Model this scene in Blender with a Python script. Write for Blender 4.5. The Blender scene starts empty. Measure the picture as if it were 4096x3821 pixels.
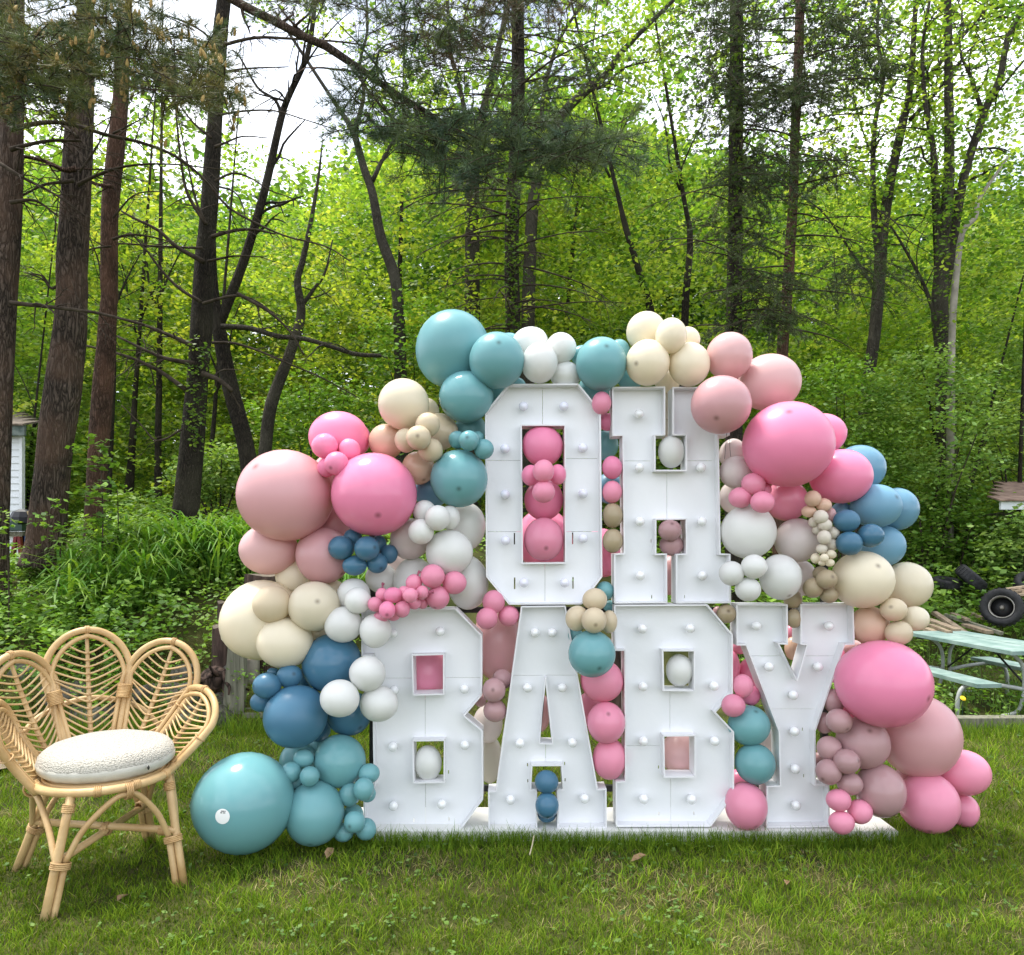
import bpy, bmesh, math, random
import numpy as np
from mathutils import Vector, Matrix
from mathutils.geometry import delaunay_2d_cdt
from mathutils import noise as mnoise

rng = np.random.default_rng(7)
random.seed(7)
SC = bpy.context.scene
COL = SC.collection
R = math.radians

# ------------------------------------------------------------------ camera
FOC, PX, PY, EYE = 3000.0, 2048.0, 2180.0, 1.6      # focal length and principal point in photo pixels, eye height in metres
cam_data = bpy.data.cameras.new('camera')
cam = bpy.data.objects.new('camera', cam_data)
COL.objects.link(cam)
cam.location = (0, 0, EYE)
cam.rotation_euler = (R(90), 0, 0)
cam_data.sensor_fit = 'HORIZONTAL'
cam_data.sensor_width = 36.0
cam_data.lens = 36.0 * FOC / 4096.0
cam_data.shift_y = (PY - 3821 / 2) / 4096.0
cam_data.clip_start = 0.05
cam_data.clip_end = 600
SC.camera = cam

# ------------------------------------------------------------------ sky and sun
SUN_EL, SUN_AZ = R(70), R(-62)       # azimuth measured from +Y (behind the letters) towards +X
world = bpy.data.worlds.new('World')
SC.world = world
world.use_nodes = True
wn, wl = world.node_tree.nodes, world.node_tree.links
wn.clear()
w_out = wn.new('ShaderNodeOutputWorld')
w_bg = wn.new('ShaderNodeBackground')
w_sky = wn.new('ShaderNodeTexSky')
w_sky.sky_type = 'NISHITA'
w_sky.sun_disc = False
w_sky.sun_elevation = SUN_EL
w_sky.sun_rotation = SUN_AZ
w_sky.air_density = 1.0
w_sky.dust_density = 1.5
w_tc = wn.new('ShaderNodeTexCoord')
w_map = wn.new('ShaderNodeMapping')
w_map.inputs['Scale'].default_value = (1.6, 1.6, 3.2)
w_no = wn.new('ShaderNodeTexNoise')
w_no.inputs['Scale'].default_value = 1.7
w_no.inputs['Detail'].default_value = 6
w_no.inputs['Roughness'].default_value = 0.55
w_ramp = wn.new('ShaderNodeValToRGB')
w_ramp.color_ramp.elements[0].position = 0.30
w_ramp.color_ramp.elements[1].position = 0.62
w_mix = wn.new('ShaderNodeMix')
w_mix.data_type = 'RGBA'
w_mix.inputs['B'].default_value = (11.0, 11.3, 11.8, 1)     # bright thin cloud
wl.new(w_tc.outputs['Generated'], w_map.inputs['Vector'])
wl.new(w_map.outputs['Vector'], w_no.inputs['Vector'])
wl.new(w_no.outputs['Fac'], w_ramp.inputs['Fac'])
wl.new(w_ramp.outputs['Color'], w_mix.inputs['Factor'])
wl.new(w_sky.outputs['Color'], w_mix.inputs['A'])
wl.new(w_mix.outputs['Result'], w_bg.inputs['Color'])
w_bg.inputs['Strength'].default_value = 0.14
wl.new(w_bg.outputs['Background'], w_out.inputs['Surface'])

sun_data = bpy.data.lights.new('sun', 'SUN')
sun_data.energy = 3.3
sun_data.angle = R(14)
sun_data.color = (1.0, 0.95, 0.86)
sun = bpy.data.objects.new('sun', sun_data)
COL.objects.link(sun)
sd = Vector((math.sin(SUN_AZ) * math.cos(SUN_EL), math.cos(SUN_AZ) * math.cos(SUN_EL), math.sin(SUN_EL)))
sun.rotation_euler = sd.to_track_quat('Z', 'Y').to_euler()
sun.location = (0, 10, 20)

SC.render.engine = 'CYCLES'
SC.view_settings.view_transform = 'Standard'
SC.view_settings.look = 'None'
SC.view_settings.exposure = 0.78
SC.view_settings.gamma = 1.0
SC.view_settings.use_curve_mapping = False
SC.cycles.max_bounces = 8
SC.cycles.transparent_max_bounces = 8
SC.cycles.transmission_bounces = 6
SC.cycles.use_denoising = True

# ------------------------------------------------------------------ helpers
def at(sx, sy, Y):
    """world point seen at photo pixel (sx, sy) at distance Y"""
    return Vector(((sx - PX) / FOC * Y, Y, EYE - (sy - PY) / FOC * Y))

def tag(o, label=None, cat=None, group=None, kind=None):
    if label: o['label'] = label
    if cat: o['category'] = cat
    if group: o['group'] = group
    if kind: o['kind'] = kind
    return o

def empty(name, loc, label=None, cat=None, group=None):
    o = bpy.data.objects.new(name, None)
    o.empty_display_size = 0.1
    o.location = loc
    COL.objects.link(o)
    return tag(o, label, cat, group)

def link(name, mesh, mat=None, parent=None, smooth=False):
    """one mesh object; vertices are given in world space, the parent only has a translation"""
    if mat is not None and not mesh.materials:
        mesh.materials.append(mat)
    if smooth:
        mesh.polygons.foreach_set('use_smooth', np.ones(len(mesh.polygons), dtype=bool))
    o = bpy.data.objects.new(name, mesh)
    COL.objects.link(o)
    if parent is not None:
        o.parent = parent
        p, t = parent, Vector((0, 0, 0))
        while p is not None:
            t += Vector(p.location); p = p.parent
        o.location = -t
    return o

def mesh_from(name, verts, faces):
    me = bpy.data.meshes.new(name)
    me.from_pydata([tuple(v) for v in verts], [], faces)
    me.update()
    return me

def np_mesh(name, V, F, col=None):
    """V (n,3), F (m,k) with constant k; fast"""
    me = bpy.data.meshes.new(name)
    V = np.ascontiguousarray(V, dtype=np.float32); F = np.ascontiguousarray(F, dtype=np.int32)
    m, k = F.shape
    me.vertices.add(len(V)); me.vertices.foreach_set('co', V.ravel())
    me.loops.add(m * k); me.loops.foreach_set('vertex_index', F.ravel())
    me.polygons.add(m)
    me.polygons.foreach_set('loop_start', np.arange(0, m * k, k, dtype=np.int32))
    try: me.polygons.foreach_set('loop_total', np.full(m, k, dtype=np.int32))
    except Exception: pass
    if col is not None:
        a = me.color_attributes.new('Col', 'FLOAT_COLOR', 'POINT')
        c4 = np.ones((len(V), 4), dtype=np.float32); c4[:, :3] = col
        a.data.foreach_set('color', c4.ravel())
    me.update(calc_edges=True)
    return me

class MB:
    """collects shapes that belong to one part"""
    def __init__(s): s.v, s.f = [], []
    def add(s, v, f):
        o = len(s.v); s.v += [tuple(p) for p in v]; s.f += [tuple(i + o for i in q) for q in f]
    def box(s, c, d, rot=None):
        hx, hy, hz = d[0] / 2, d[1] / 2, d[2] / 2
        v = [Vector((x, y, z)) for x in (-hx, hx) for y in (-hy, hy) for z in (-hz, hz)]
        if rot is not None: v = [rot @ p for p in v]
        c = Vector(c)
        s.add([p + c for p in v], [(0, 1, 3, 2), (4, 6, 7, 5), (0, 4, 5, 1), (2, 3, 7, 6), (0, 2, 6, 4), (1, 5, 7, 3)])
    def tube(s, pts, rad, seg=8, smooth=4, cap=True):
        v, f = tube_data(pts, rad, seg, smooth, cap); s.add(v, f)
    def lathe(s, prof, M=None, seg=24):
        v, f = lathe_data(prof, seg)
        if M is not None: v = [M @ Vector(p) for p in v]
        s.add(v, f)
    def build(s, name, mat, parent=None, smooth=False):
        return link(name, mesh_from(name, s.v, s.f), mat, parent, smooth)

def catmull(pts, rad, n):
    P = [Vector(p) for p in pts]
    if not hasattr(rad, '__len__'): rad = [rad] * len(P)
    if n <= 1 or len(P) < 3: return P, list(rad)
    out, ro = [], []
    for i in range(len(P) - 1):
        p0 = P[i - 1] if i > 0 else P[i] * 2 - P[i + 1]
        p1, p2 = P[i], P[i + 1]
        p3 = P[i + 2] if i + 2 < len(P) else P[i + 1] * 2 - P[i]
        for k in range(n):
            t = k / n; t2, t3 = t * t, t * t * t
            out.append(0.5 * ((2 * p1) + (p2 - p0) * t + (2 * p0 - 5 * p1 + 4 * p2 - p3) * t2 + (3 * p1 - p0 - 3 * p2 + p3) * t3))
            ro.append(rad[i] * (1 - t) + rad[i + 1] * t)
    out.append(P[-1]); ro.append(rad[-1])
    return out, ro

def tube_data(pts, rad, seg=8, smooth=4, cap=True, closed=False):
    P, rr = catmull(pts, rad, smooth)
    n = len(P); v, f = [], []
    nrm = None
    for i in range(n):
        if closed: t = P[(i + 1) % n] - P[i - 1]
        else: t = P[min(i + 1, n - 1)] - P[max(i - 1, 0)]
        if t.length < 1e-9: t = Vector((0, 0, 1))
        t.normalize()
        if nrm is None:
            a = Vector((0, 0, 1)) if abs(t.z) < 0.9 else Vector((1, 0, 0))
            nrm = (a - t * a.dot(t)).normalized()
        else:
            nrm = nrm - t * nrm.dot(t)
            nrm = nrm.normalized() if nrm.length > 1e-6 else t.orthogonal().normalized()
        b = t.cross(nrm)
        for k in range(seg):
            a = 2 * math.pi * k / seg
            v.append(P[i] + (nrm * math.cos(a) + b * math.sin(a)) * rr[i])
    for i in range(n if closed else n - 1):
        j = (i + 1) % n
        for k in range(seg):
            k2 = (k + 1) % seg
            f.append((i * seg + k, i * seg + k2, j * seg + k2, j * seg + k))
    if cap and not closed:
        f.append(tuple(range(seg - 1, -1, -1))); f.append(tuple((n - 1) * seg + k for k in range(seg)))
    return v, f

def lathe_data(prof, seg=24):
    """profile [(r, z)...]; poles where r == 0"""
    v, f, rings = [], [], []
    for r, z in prof:
        if r < 1e-7: rings.append([len(v)]); v.append((0, 0, z))
        else:
            rings.append(list(range(len(v), len(v) + seg)))
            v += [(r * math.cos(2 * math.pi * k / seg), r * math.sin(2 * math.pi * k / seg), z) for k in range(seg)]
    for a, b in zip(rings[:-1], rings[1:]):
        for k in range(seg):
            k2 = (k + 1) % seg
            if len(a) == 1 and len(b) == 1: continue
            if len(a) == 1: f.append((a[0], b[k2], b[k]))
            elif len(b) == 1: f.append((a[k], a[k2], b[0]))
            else: f.append((a[k], a[k2], b[k2], b[k]))
    return v, f

def vnoise(p, seed=0):
    """smooth value noise, p (n,3) array, returns -1..1"""
    p = np.asarray(p, dtype=np.float64); i = np.floor(p).astype(np.int64); f = p - i
    u = f * f * (3 - 2 * f)
    def h(ix, iy, iz):
        x = (ix * 374761393 + iy * 668265263 + iz * 2147483647 + seed * 974634777) & 0xFFFFFFFF
        x = ((x ^ (x >> 13)) * 1274126177) & 0xFFFFFFFF
        x = x ^ (x >> 16)
        return (x & 0xFFFF) / 32767.5 - 1.0
    r = 0
    for dx in (0, 1):
        for dy in (0, 1):
            for dz in (0, 1):
                w = (u[:, 0] if dx else 1 - u[:, 0]) * (u[:, 1] if dy else 1 - u[:, 1]) * (u[:, 2] if dz else 1 - u[:, 2])
                r = r + w * h(i[:, 0] + dx, i[:, 1] + dy, i[:, 2] + dz)
    return r

def fbm(p, oct=3, seed=0):
    p = np.asarray(p, dtype=np.float64)
    return sum(vnoise(p * 2 ** o, seed + o) * 0.5 ** o for o in range(oct)) / 1.6

# ------------------------------------------------------------------ materials
def new_mat(name):
    m = bpy.data.materials.new(name); m.use_nodes = True
    nt = m.node_tree; nt.nodes.clear()
    out = nt.nodes.new('ShaderNodeOutputMaterial')
    return m, nt, out

def surf(name, c1, c2=None, rough=0.6, scale=8.0, stretch=(1, 1, 1), bump=0.0, bump_scale=None, spec=0.4, detail=4, coat=0.0, metal=0.0, obj_random=0.0, sheen=0.0):
    """principled surface, two tones mixed by noise, optional bump"""
    m, nt, out = new_mat(name); N, L = nt.nodes, nt.links
    b = N.new('ShaderNodeBsdfPrincipled')
    b.inputs['Roughness'].default_value = rough
    b.inputs['Specular IOR Level'].default_value = spec
    b.inputs['Metallic'].default_value = metal
    b.inputs['Coat Weight'].default_value = coat
    b.inputs['Sheen Weight'].default_value = sheen
    tc = N.new('ShaderNodeTexCoord'); mp = N.new('ShaderNodeMapping')
    mp.inputs['Scale'].default_value = stretch
    L.new(tc.outputs['Object'], mp.inputs['Vector'])
    no = N.new('ShaderNodeTexNoise'); no.inputs['Scale'].default_value = scale; no.inputs['Detail'].default_value = detail
    L.new(mp.outputs['Vector'], no.inputs['Vector'])
    rp = N.new('ShaderNodeValToRGB')
    rp.color_ramp.elements[0].position = 0.32; rp.color_ramp.elements[1].position = 0.68
    rp.color_ramp.elements[0].color = (*c1, 1); rp.color_ramp.elements[1].color = (*(c2 or c1), 1)
    L.new(no.outputs['Fac'], rp.inputs['Fac'])
    colout = rp.outputs['Color']
    if obj_random:
        oi = N.new('ShaderNodeObjectInfo'); hs = N.new('ShaderNodeHueSaturation')
        mr = N.new('ShaderNodeMapRange'); mr.inputs['To Min'].default_value = 1 - obj_random; mr.inputs['To Max'].default_value = 1 + obj_random
        L.new(oi.outputs['Random'], mr.inputs['Value']); L.new(mr.outputs['Result'], hs.inputs['Value'])
        L.new(colout, hs.inputs['Color']); colout = hs.outputs['Color']
    L.new(colout, b.inputs['Base Color'])
    if bump:
        n2 = N.new('ShaderNodeTexNoise'); n2.inputs['Scale'].default_value = bump_scale or scale * 3; n2.inputs['Detail'].default_value = 5
        L.new(mp.outputs['Vector'], n2.inputs['Vector'])
        bp = N.new('ShaderNodeBump'); bp.inputs['Strength'].default_value = bump; bp.inputs['Distance'].default_value = 0.02
        L.new(n2.outputs['Fac'], bp.inputs['Height']); L.new(bp.outputs['Normal'], b.inputs['Normal'])
    L.new(b.outputs['BSDF'], out.inputs['Surface'])
    return m

def leaf_mat(name, trans=0.45, tint=(1.15, 1.1, 0.55), rough=0.55, spec=0.3, sat=1.0):
    """leaf: its own colour from the Col attribute, thin enough to let light through"""
    m, nt, out = new_mat(name); N, L = nt.nodes, nt.links
    at_ = N.new('ShaderNodeAttribute'); at_.attribute_name = 'Col'
    b = N.new('ShaderNodeBsdfPrincipled'); b.inputs['Roughness'].default_value = rough; b.inputs['Specular IOR Level'].default_value = spec
    t = N.new('ShaderNodeBsdfTranslucent')
    mu = N.new('ShaderNodeMix'); mu.data_type = 'RGBA'; mu.blend_type = 'MULTIPLY'; mu.inputs['Factor'].default_value = 1
    mu.inputs['B'].default_value = (*tint, 1)
    L.new(at_.outputs['Color'], mu.inputs['A']); L.new(at_.outputs['Color'], b.inputs['Base Color'])
    L.new(mu.outputs['Result'], t.inputs['Color'])
    mx = N.new('ShaderNodeMixShader'); mx.inputs['Fac'].default_value = trans
    L.new(b.outputs['BSDF'], mx.inputs[1]); L.new(t.outputs['BSDF'], mx.inputs[2]); L.new(mx.outputs['Shader'], out.inputs['Surface'])
    return m

def bark_mat(name, c1, c2, c3, scale=9.0):
    """plated bark: furrows from stretched voronoi, tone from noise"""
    m, nt, out = new_mat(name); N, L = nt.nodes, nt.links
    b = N.new('ShaderNodeBsdfPrincipled'); b.inputs['Roughness'].default_value = 0.9; b.inputs['Specular IOR Level'].default_value = 0.15
    tc = N.new('ShaderNodeTexCoord'); mp = N.new('ShaderNodeMapping'); mp.inputs['Scale'].default_value = (1, 1, 0.22)
    L.new(tc.outputs['Object'], mp.inputs['Vector'])
    nz = N.new('ShaderNodeTexNoise'); nz.inputs['Scale'].default_value = scale * 0.9; nz.inputs['Detail'].default_value = 5
    L.new(mp.outputs['Vector'], nz.inputs['Vector'])
    add = N.new('ShaderNodeMix'); add.data_type = 'VECTOR'; add.inputs['Factor'].default_value = 0.18
    L.new(mp.outputs['Vector'], add.inputs['A']); L.new(nz.outputs['Color'], add.inputs['B'])
    vo = N.new('ShaderNodeTexVoronoi'); vo.feature = 'DISTANCE_TO_EDGE'; vo.inputs['Scale'].default_value = scale * 2.6
    L.new(add.outputs['Result'], vo.inputs['Vector'])
    r1 = N.new('ShaderNodeValToRGB'); r1.color_ramp.elements[0].position = 0.0; r1.color_ramp.elements[1].position = 0.26
    r1.color_ramp.elements[0].color = (*c1, 1); r1.color_ramp.elements[1].color = (*c2, 1)
    L.new(vo.outputs['Distance'], r1.inputs['Fac'])
    n3 = N.new('ShaderNodeTexNoise'); n3.inputs['Scale'].default_value = 2.2; n3.inputs['Detail'].default_value = 6
    L.new(tc.outputs['Object'], n3.inputs['Vector'])
    r2 = N.new('ShaderNodeValToRGB'); r2.color_ramp.elements[0].position = 0.42; r2.color_ramp.elements[1].position = 0.66
    L.new(n3.outputs['Fac'], r2.inputs['Fac'])
    mx = N.new('ShaderNodeMix'); mx.data_type = 'RGBA'; mx.inputs['B'].default_value = (*c3, 1)
    mlt = N.new('ShaderNodeMath'); mlt.operation = 'MULTIPLY'; mlt.inputs[1].default_value = 0.6
    L.new(r2.outputs['Color'], mlt.inputs[0]); L.new(mlt.outputs[0], mx.inputs['Factor']); L.new(r1.outputs['Color'], mx.inputs['A'])
    L.new(mx.outputs['Result'], b.inputs['Base Color'])
    bp = N.new('ShaderNodeBump'); bp.inputs['Strength'].default_value = 1.0; bp.inputs['Distance'].default_value = 0.05
    L.new(vo.outputs['Distance'], bp.inputs['Height']); L.new(bp.outputs['Normal'], b.inputs['Normal'])
    L.new(b.outputs['BSDF'], out.inputs['Surface'])
    return m

def smoothstep(a, b, x):
    t = np.clip((x - a) / (b - a), 0, 1); return t * t * (3 - 2 * t)

# ------------------------------------------------------------------ ground
def ground_z(x, y):
    x = np.asarray(x, dtype=np.float64); y = np.asarray(y, dtype=np.float64)
    left = np.interp(y, [0, 6.55, 6.75, 7.15, 8.6, 11, 14, 20, 40, 120], [0, 0, .30, .52, 1.28, 1.58, 1.72, 2.2, 4.5, 9])
    right = np.interp(y, [0, 6.5, 6.9, 8.6, 10, 11, 13, 16, 20, 40, 120], [0, 0, -.08, -.06, .36, .62, 1.15, 1.7, 2.3, 4.5, 9])
    w = smoothstep(-1.2, 2.2, x)
    z = left * (1 - w) + right * w
    p = np.stack([np.broadcast_to(x, z.shape).ravel() * 0.9, np.broadcast_to(y, z.shape).ravel() * 0.9, np.zeros(z.size)], 1)
    n = fbm(p, 3, 5).reshape(z.shape)
    return z + n * (0.012 + 0.10 * smoothstep(6.8, 9.5, y))

m_ground = surf('lawn_soil', (0.030, 0.038, 0.010), (0.085, 0.085, 0.028), rough=1.0, scale=3.5, bump=0.5, bump_scale=60, spec=0.1, detail=8)
xs = np.concatenate([np.linspace(-150, -14, 12)[:-1], np.linspace(-14, 14, 141), np.linspace(14, 150, 12)[1:]])
ys = np.concatenate([np.linspace(-30, 1, 6)[:-1], np.linspace(1, 16, 101), np.linspace(16, 160, 30)[1:]])
gx, gy = np.meshgrid(xs, ys)
gz = ground_z(gx, gy)
nx, ny = len(xs), len(ys)
ii = np.arange(nx * ny).reshape(ny, nx)
gf = np.stack([ii[:-1, :-1].ravel(), ii[:-1, 1:].ravel(), ii[1:, 1:].ravel(), ii[1:, :-1].ravel()], 1)
ground = link('ground', np_mesh('ground', np.stack([gx.ravel(), gy.ravel(), gz.ravel()], 1), gf), m_ground, smooth=True)
tag(ground, 'lawn that rises into a planted bank and woodland floor behind', kind='structure')

# ------------------------------------------------------------------ foliage generators
def quad_leaves(C, U, V, L, W, col, bend=None):
    """diamond leaves: centre C, long axis U, cross axis V (unit vectors), length L, width W"""
    n = len(C); L = np.broadcast_to(np.asarray(L, float), (n,))[:, None]; W = np.broadcast_to(np.asarray(W, float), (n,))[:, None]
    P = np.empty((n, 4, 3)); P[:, 0] = C - U * L * 0.5; P[:, 1] = C + V * W * 0.5 - U * L * 0.06; P[:, 2] = C + U * L * 0.5; P[:, 3] = C - V * W * 0.5 - U * L * 0.06
    if bend is not None: P[:, 1, 2] += bend; P[:, 3, 2] += bend
    F = np.arange(n * 4).reshape(n, 4)
    return P.reshape(-1, 3), F, np.repeat(col, 4, axis=0)

def unit(a): return a / np.maximum(np.linalg.norm(a, axis=1, keepdims=True), 1e-9)

def rand_axes(n, droop=-0.15, tilt=0.55, r=rng):
    """long axes near the horizontal, leaf normals mostly upward"""
    th = r.uniform(0, 2 * np.pi, n)
    U = unit(np.stack([np.cos(th), np.sin(th), r.normal(droop, 0.35, n)], 1))
    Nn = unit(np.stack([r.normal(0, tilt, n), r.normal(0, tilt, n), np.ones(n)], 1))
    V = unit(np.cross(Nn, U))
    return U, V

def clump_leaves(centres, radius, per, size, colours, flat=0.45, droop=-0.15, tilt=0.55, jitter=0.18, r=rng, aspect=0.62):
    """`per` leaves around every centre; returns V, F, Col"""
    n = len(centres); N = n * per
    C = np.repeat(centres, per, 0); RR = np.repeat(np.broadcast_to(radius, (n,)), per)
    d = unit(r.normal(size=(N, 3))) * (r.uniform(0, 1, N) ** 0.5)[:, None]
    d[:, 2] *= flat
    C = C + d * RR[:, None]
    U, V = rand_axes(N, droop, tilt, r)
    S = np.repeat(np.broadcast_to(size, (n,)), per) * r.uniform(0.6, 1.35, N)
    col = np.repeat(colours, per, 0) * (1 + r.normal(0, jitter, (N, 1))).clip(0.4, 1.7)
    return quad_leaves(C, U, V, S, S * aspect, col)

def mix_cols(n, palette, r=rng):
    pal = np.array(palette); i = r.integers(0, len(pal), n); j = r.integers(0, len(pal), n); t = r.uniform(0, 1, (n, 1))
    return pal[i] * (1 - t) + pal[j] * t

def blades(base, h, w, lean, col_b, col_t, r=rng, seg2=True):
    """grass-like blades; base (n,3), h,w,lean (n,)"""
    n = len(base); th = r.uniform(0, 2 * np.pi, n); ph = r.uniform(0, 2 * np.pi, n)
    side = np.stack([np.cos(th), np.sin(th), np.zeros(n)], 1) * (w / 2)[:, None]
    ld = np.stack([np.cos(ph), np.sin(ph), np.zeros(n)], 1) * lean[:, None]
    up = np.zeros((n, 3)); up[:, 2] = 1
    if seg2:
        mid = base + up * (h * 0.6)[:, None] + ld * 0.35
        tip = base + up * h[:, None] + ld
        P = np.empty((n, 6, 3)); P[:, 0] = base - side; P[:, 1] = base + side; P[:, 2] = mid + side * 0.8; P[:, 3] = mid - side * 0.8
        P[:, 4] = tip + side * 0.12; P[:, 5] = tip - side * 0.12
        b = np.arange(n)[:, None] * 6
        F = np.concatenate([b + np.array([[0, 1, 2, 3]]), b + np.array([[3, 2, 4, 5]])], 0)
        cm = (col_b + col_t) / 2
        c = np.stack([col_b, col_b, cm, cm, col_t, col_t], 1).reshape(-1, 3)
        return P.reshape(-1, 3), F, c
    tip = base + up * h[:, None] + ld
    P = np.empty((n, 4, 3)); P[:, 0] = base - side; P[:, 1] = base + side; P[:, 2] = tip + side * 0.15; P[:, 3] = tip - side * 0.15
    return P.reshape(-1, 3), np.arange(n * 4).reshape(n, 4), np.stack([col_b, col_b, col_t, col_t], 1).reshape(-1, 3)

def join(parts):
    V, F, Cc, o = [], [], [], 0
    for v, f, c in parts:
        V.append(v); F.append(f + o); Cc.append(c); o += len(v)
    return np.concatenate(V), np.concatenate(F), np.concatenate(Cc)

# ------------------------------------------------------------------ lawn
m_grass = leaf_mat('grass_blade', trans=0.35, tint=(1.1, 1.1, 0.5), rough=0.6, spec=0.08)
def on_base(x, y): return (x > -0.95) & (x < 2.12) & (y > 3.985) & (y < 4.43)
def lawn_band(y0, y1, dens, hgt, wid, seg2):
    xm = 0.80 * y1 + 1.2
    n = int((y1 - y0) * 2 * xm * dens)
    x = rng.uniform(-xm, xm, n); y = rng.uniform(y0, y1, n)
    k = (np.abs(x) < 0.78 * y + 1.2) & ~on_base(x, y); x, y = x[k], y[k]
    p = np.stack([x * 1.1, y * 1.1, np.zeros(len(x))], 1)
    big = fbm(p, 3, 11); fine = fbm(p * 5.5, 2, 31); tuft = fbm(p * 14, 1, 77)
    dry = np.clip((fine * 0.8 + big * 0.6 - 0.10) * 2.8, 0, 1)
    keep = rng.uniform(0, 1, len(x)) < 0.82 - 0.30 * dry + 0.35 * tuft
    x, y, big, fine, dry, tuft = [a[keep] for a in (x, y, big, fine, dry, tuft)]
    n = len(x); z = ground_z(x, y)
    isdry = rng.uniform(0, 1, n) < 0.05 + 0.52 * dry
    h = hgt * rng.uniform(0.55, 1.3, n) * (1 + 0.55 * tuft + 0.25 * big); h = np.where(isdry, h * 0.6, h).clip(0.012, 0.2)
    lean = h * np.abs(rng.normal(0.6, 0.4, n)) * np.where(isdry, 2.0, 1.0)
    g = mix_cols(n, [(0.120, 0.215, 0.014), (0.185, 0.290, 0.020), (0.255, 0.335, 0.034), (0.082, 0.170, 0.016)])
    g = g * (1 + 0.45 * big + 0.35 * tuft + .3 * fine)[:, None].clip(.35, 1.9)
    d = mix_cols(n, [(0.34, 0.29, 0.125), (0.44, 0.38, 0.19), (0.25, 0.21, 0.09)])
    c = np.where(isdry[:, None], d, g) * rng.uniform(0.75, 1.25, (n, 1))
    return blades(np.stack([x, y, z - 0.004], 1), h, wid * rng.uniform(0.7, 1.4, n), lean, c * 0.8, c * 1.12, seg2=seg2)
lawn_parts = [lawn_band(2.35, 3.3, 13500, 0.038, 0.0034, True), lawn_band(3.3, 4.5, 9300, 0.041, 0.0040, True), lawn_band(4.5, 7.0, 3800, 0.056, 0.006, False)]
# blades standing up against the front edge of the white base, and longer ones along the timbers
def strip(x0, x1, y0, y1, n, h0, h1, w=0.0035):
    x = rng.uniform(x0, x1, n); y = rng.uniform(y0, y1, n); h = rng.uniform(h0, h1, n)
    g = mix_cols(n, [(0.13, 0.23, 0.022), (0.19, 0.29, 0.026), (0.09, 0.17, 0.02)])
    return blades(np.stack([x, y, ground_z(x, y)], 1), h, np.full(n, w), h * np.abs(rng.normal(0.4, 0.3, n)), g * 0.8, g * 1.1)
lawn_parts += [strip(-1.1, 2.3, 3.92, 4.035, 5200, 0.04, 0.10), strip(-3.9, -1.2, 6.2, 6.7, 2600, 0.05, 0.2, 0.006), strip(3.2, 5.9, 6.15, 6.5, 1500, 0.04, 0.13, 0.006)]
V, F, Cc = join(lawn_parts)
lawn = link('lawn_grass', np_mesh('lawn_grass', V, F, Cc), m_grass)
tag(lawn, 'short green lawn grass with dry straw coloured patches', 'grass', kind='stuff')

# broad little weed and clover leaves lying in the turf
def clover(n, y0, y1):
    y = rng.uniform(y0, y1, n); x = rng.uniform(-1, 1, n) * (0.78 * y + 0.3)
    p = np.stack([x * 1.6, y * 1.6, np.zeros(n)], 1); k = (fbm(p, 2, 91) > rng.uniform(-0.35, 0.45, n)) & ~on_base(x, y); x, y = x[k], y[k]; n = len(x)
    c = np.stack([x, y, ground_z(x, y) + rng.uniform(0.015, 0.045, n)], 1)
    cc = mix_cols(n, [(0.09, 0.18, 0.025), (0.12, 0.215, 0.034), (0.07, 0.14, 0.024), (0.16, 0.24, 0.06)])
    return clump_leaves(c, 0.016, 4, 0.020, cc, flat=0.5, tilt=0.35, aspect=0.8)
V, F, Cc = join([clover(2100, 2.4, 4.5), clover(2000, 4.5, 7)])
cl = link('clover', np_mesh('clover', V, F, Cc), leaf_mat('clover_leaf', 0.3))
tag(cl, 'small clover and broad weed leaves scattered through the lawn', 'clover', kind='stuff')

# ------------------------------------------------------------------ marquee letters
CROPS = {1: (800, 1200, 1200 / 1855), 2: (700, 2200, 1200 / 1855), 3: (1900, 1200, 1200 / 1855), 4: (1800, 2300, 1200 / 1855),
         5: (2800, 1200, 1200 / 1855), 6: (2800, 2300, 1200 / 1855), 7: (0, 2400, 1200 / 1855),
         'G': (0, 0, 1400 / 1988), 'H': (1300, 0, 1400 / 1988), 'I': (2696, 0, 1400 / 1988), 'J': (0, 1200, 1000 / 1237)}
def src(crop, x, y):
    ox, oy, s = CROPS[crop]; return ox + x * s, oy + y * s

LD = 4.08                   # distance of the letters' front rims
DEPTH, INSET, WALL = 0.125, 0.066, 0.008
m_board = surf('white_foam_board', (0.82, 0.83, 0.845), (0.775, 0.79, 0.81), rough=0.5, scale=3.0, bump=0.06, bump_scale=22, spec=0.35, detail=7)
m_edge = surf('white_board_edge', (0.81, 0.81, 0.83), (0.72, 0.725, 0.745), rough=0.55, scale=6.0, bump=0.05, bump_scale=90, spec=0.3)
m_bulb = surf('opal_bulb', (0.84, 0.85, 0.86), None, rough=0.12, spec=0.6, coat=0.5)
m_bulb_o = surf('lilac_opal_bulb', (0.78, 0.79, 0.90), None, rough=0.22, spec=0.5, coat=0.3)
m_socket = surf('bulb_socket', (0.62, 0.63, 0.64), None, rough=0.5)

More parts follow.
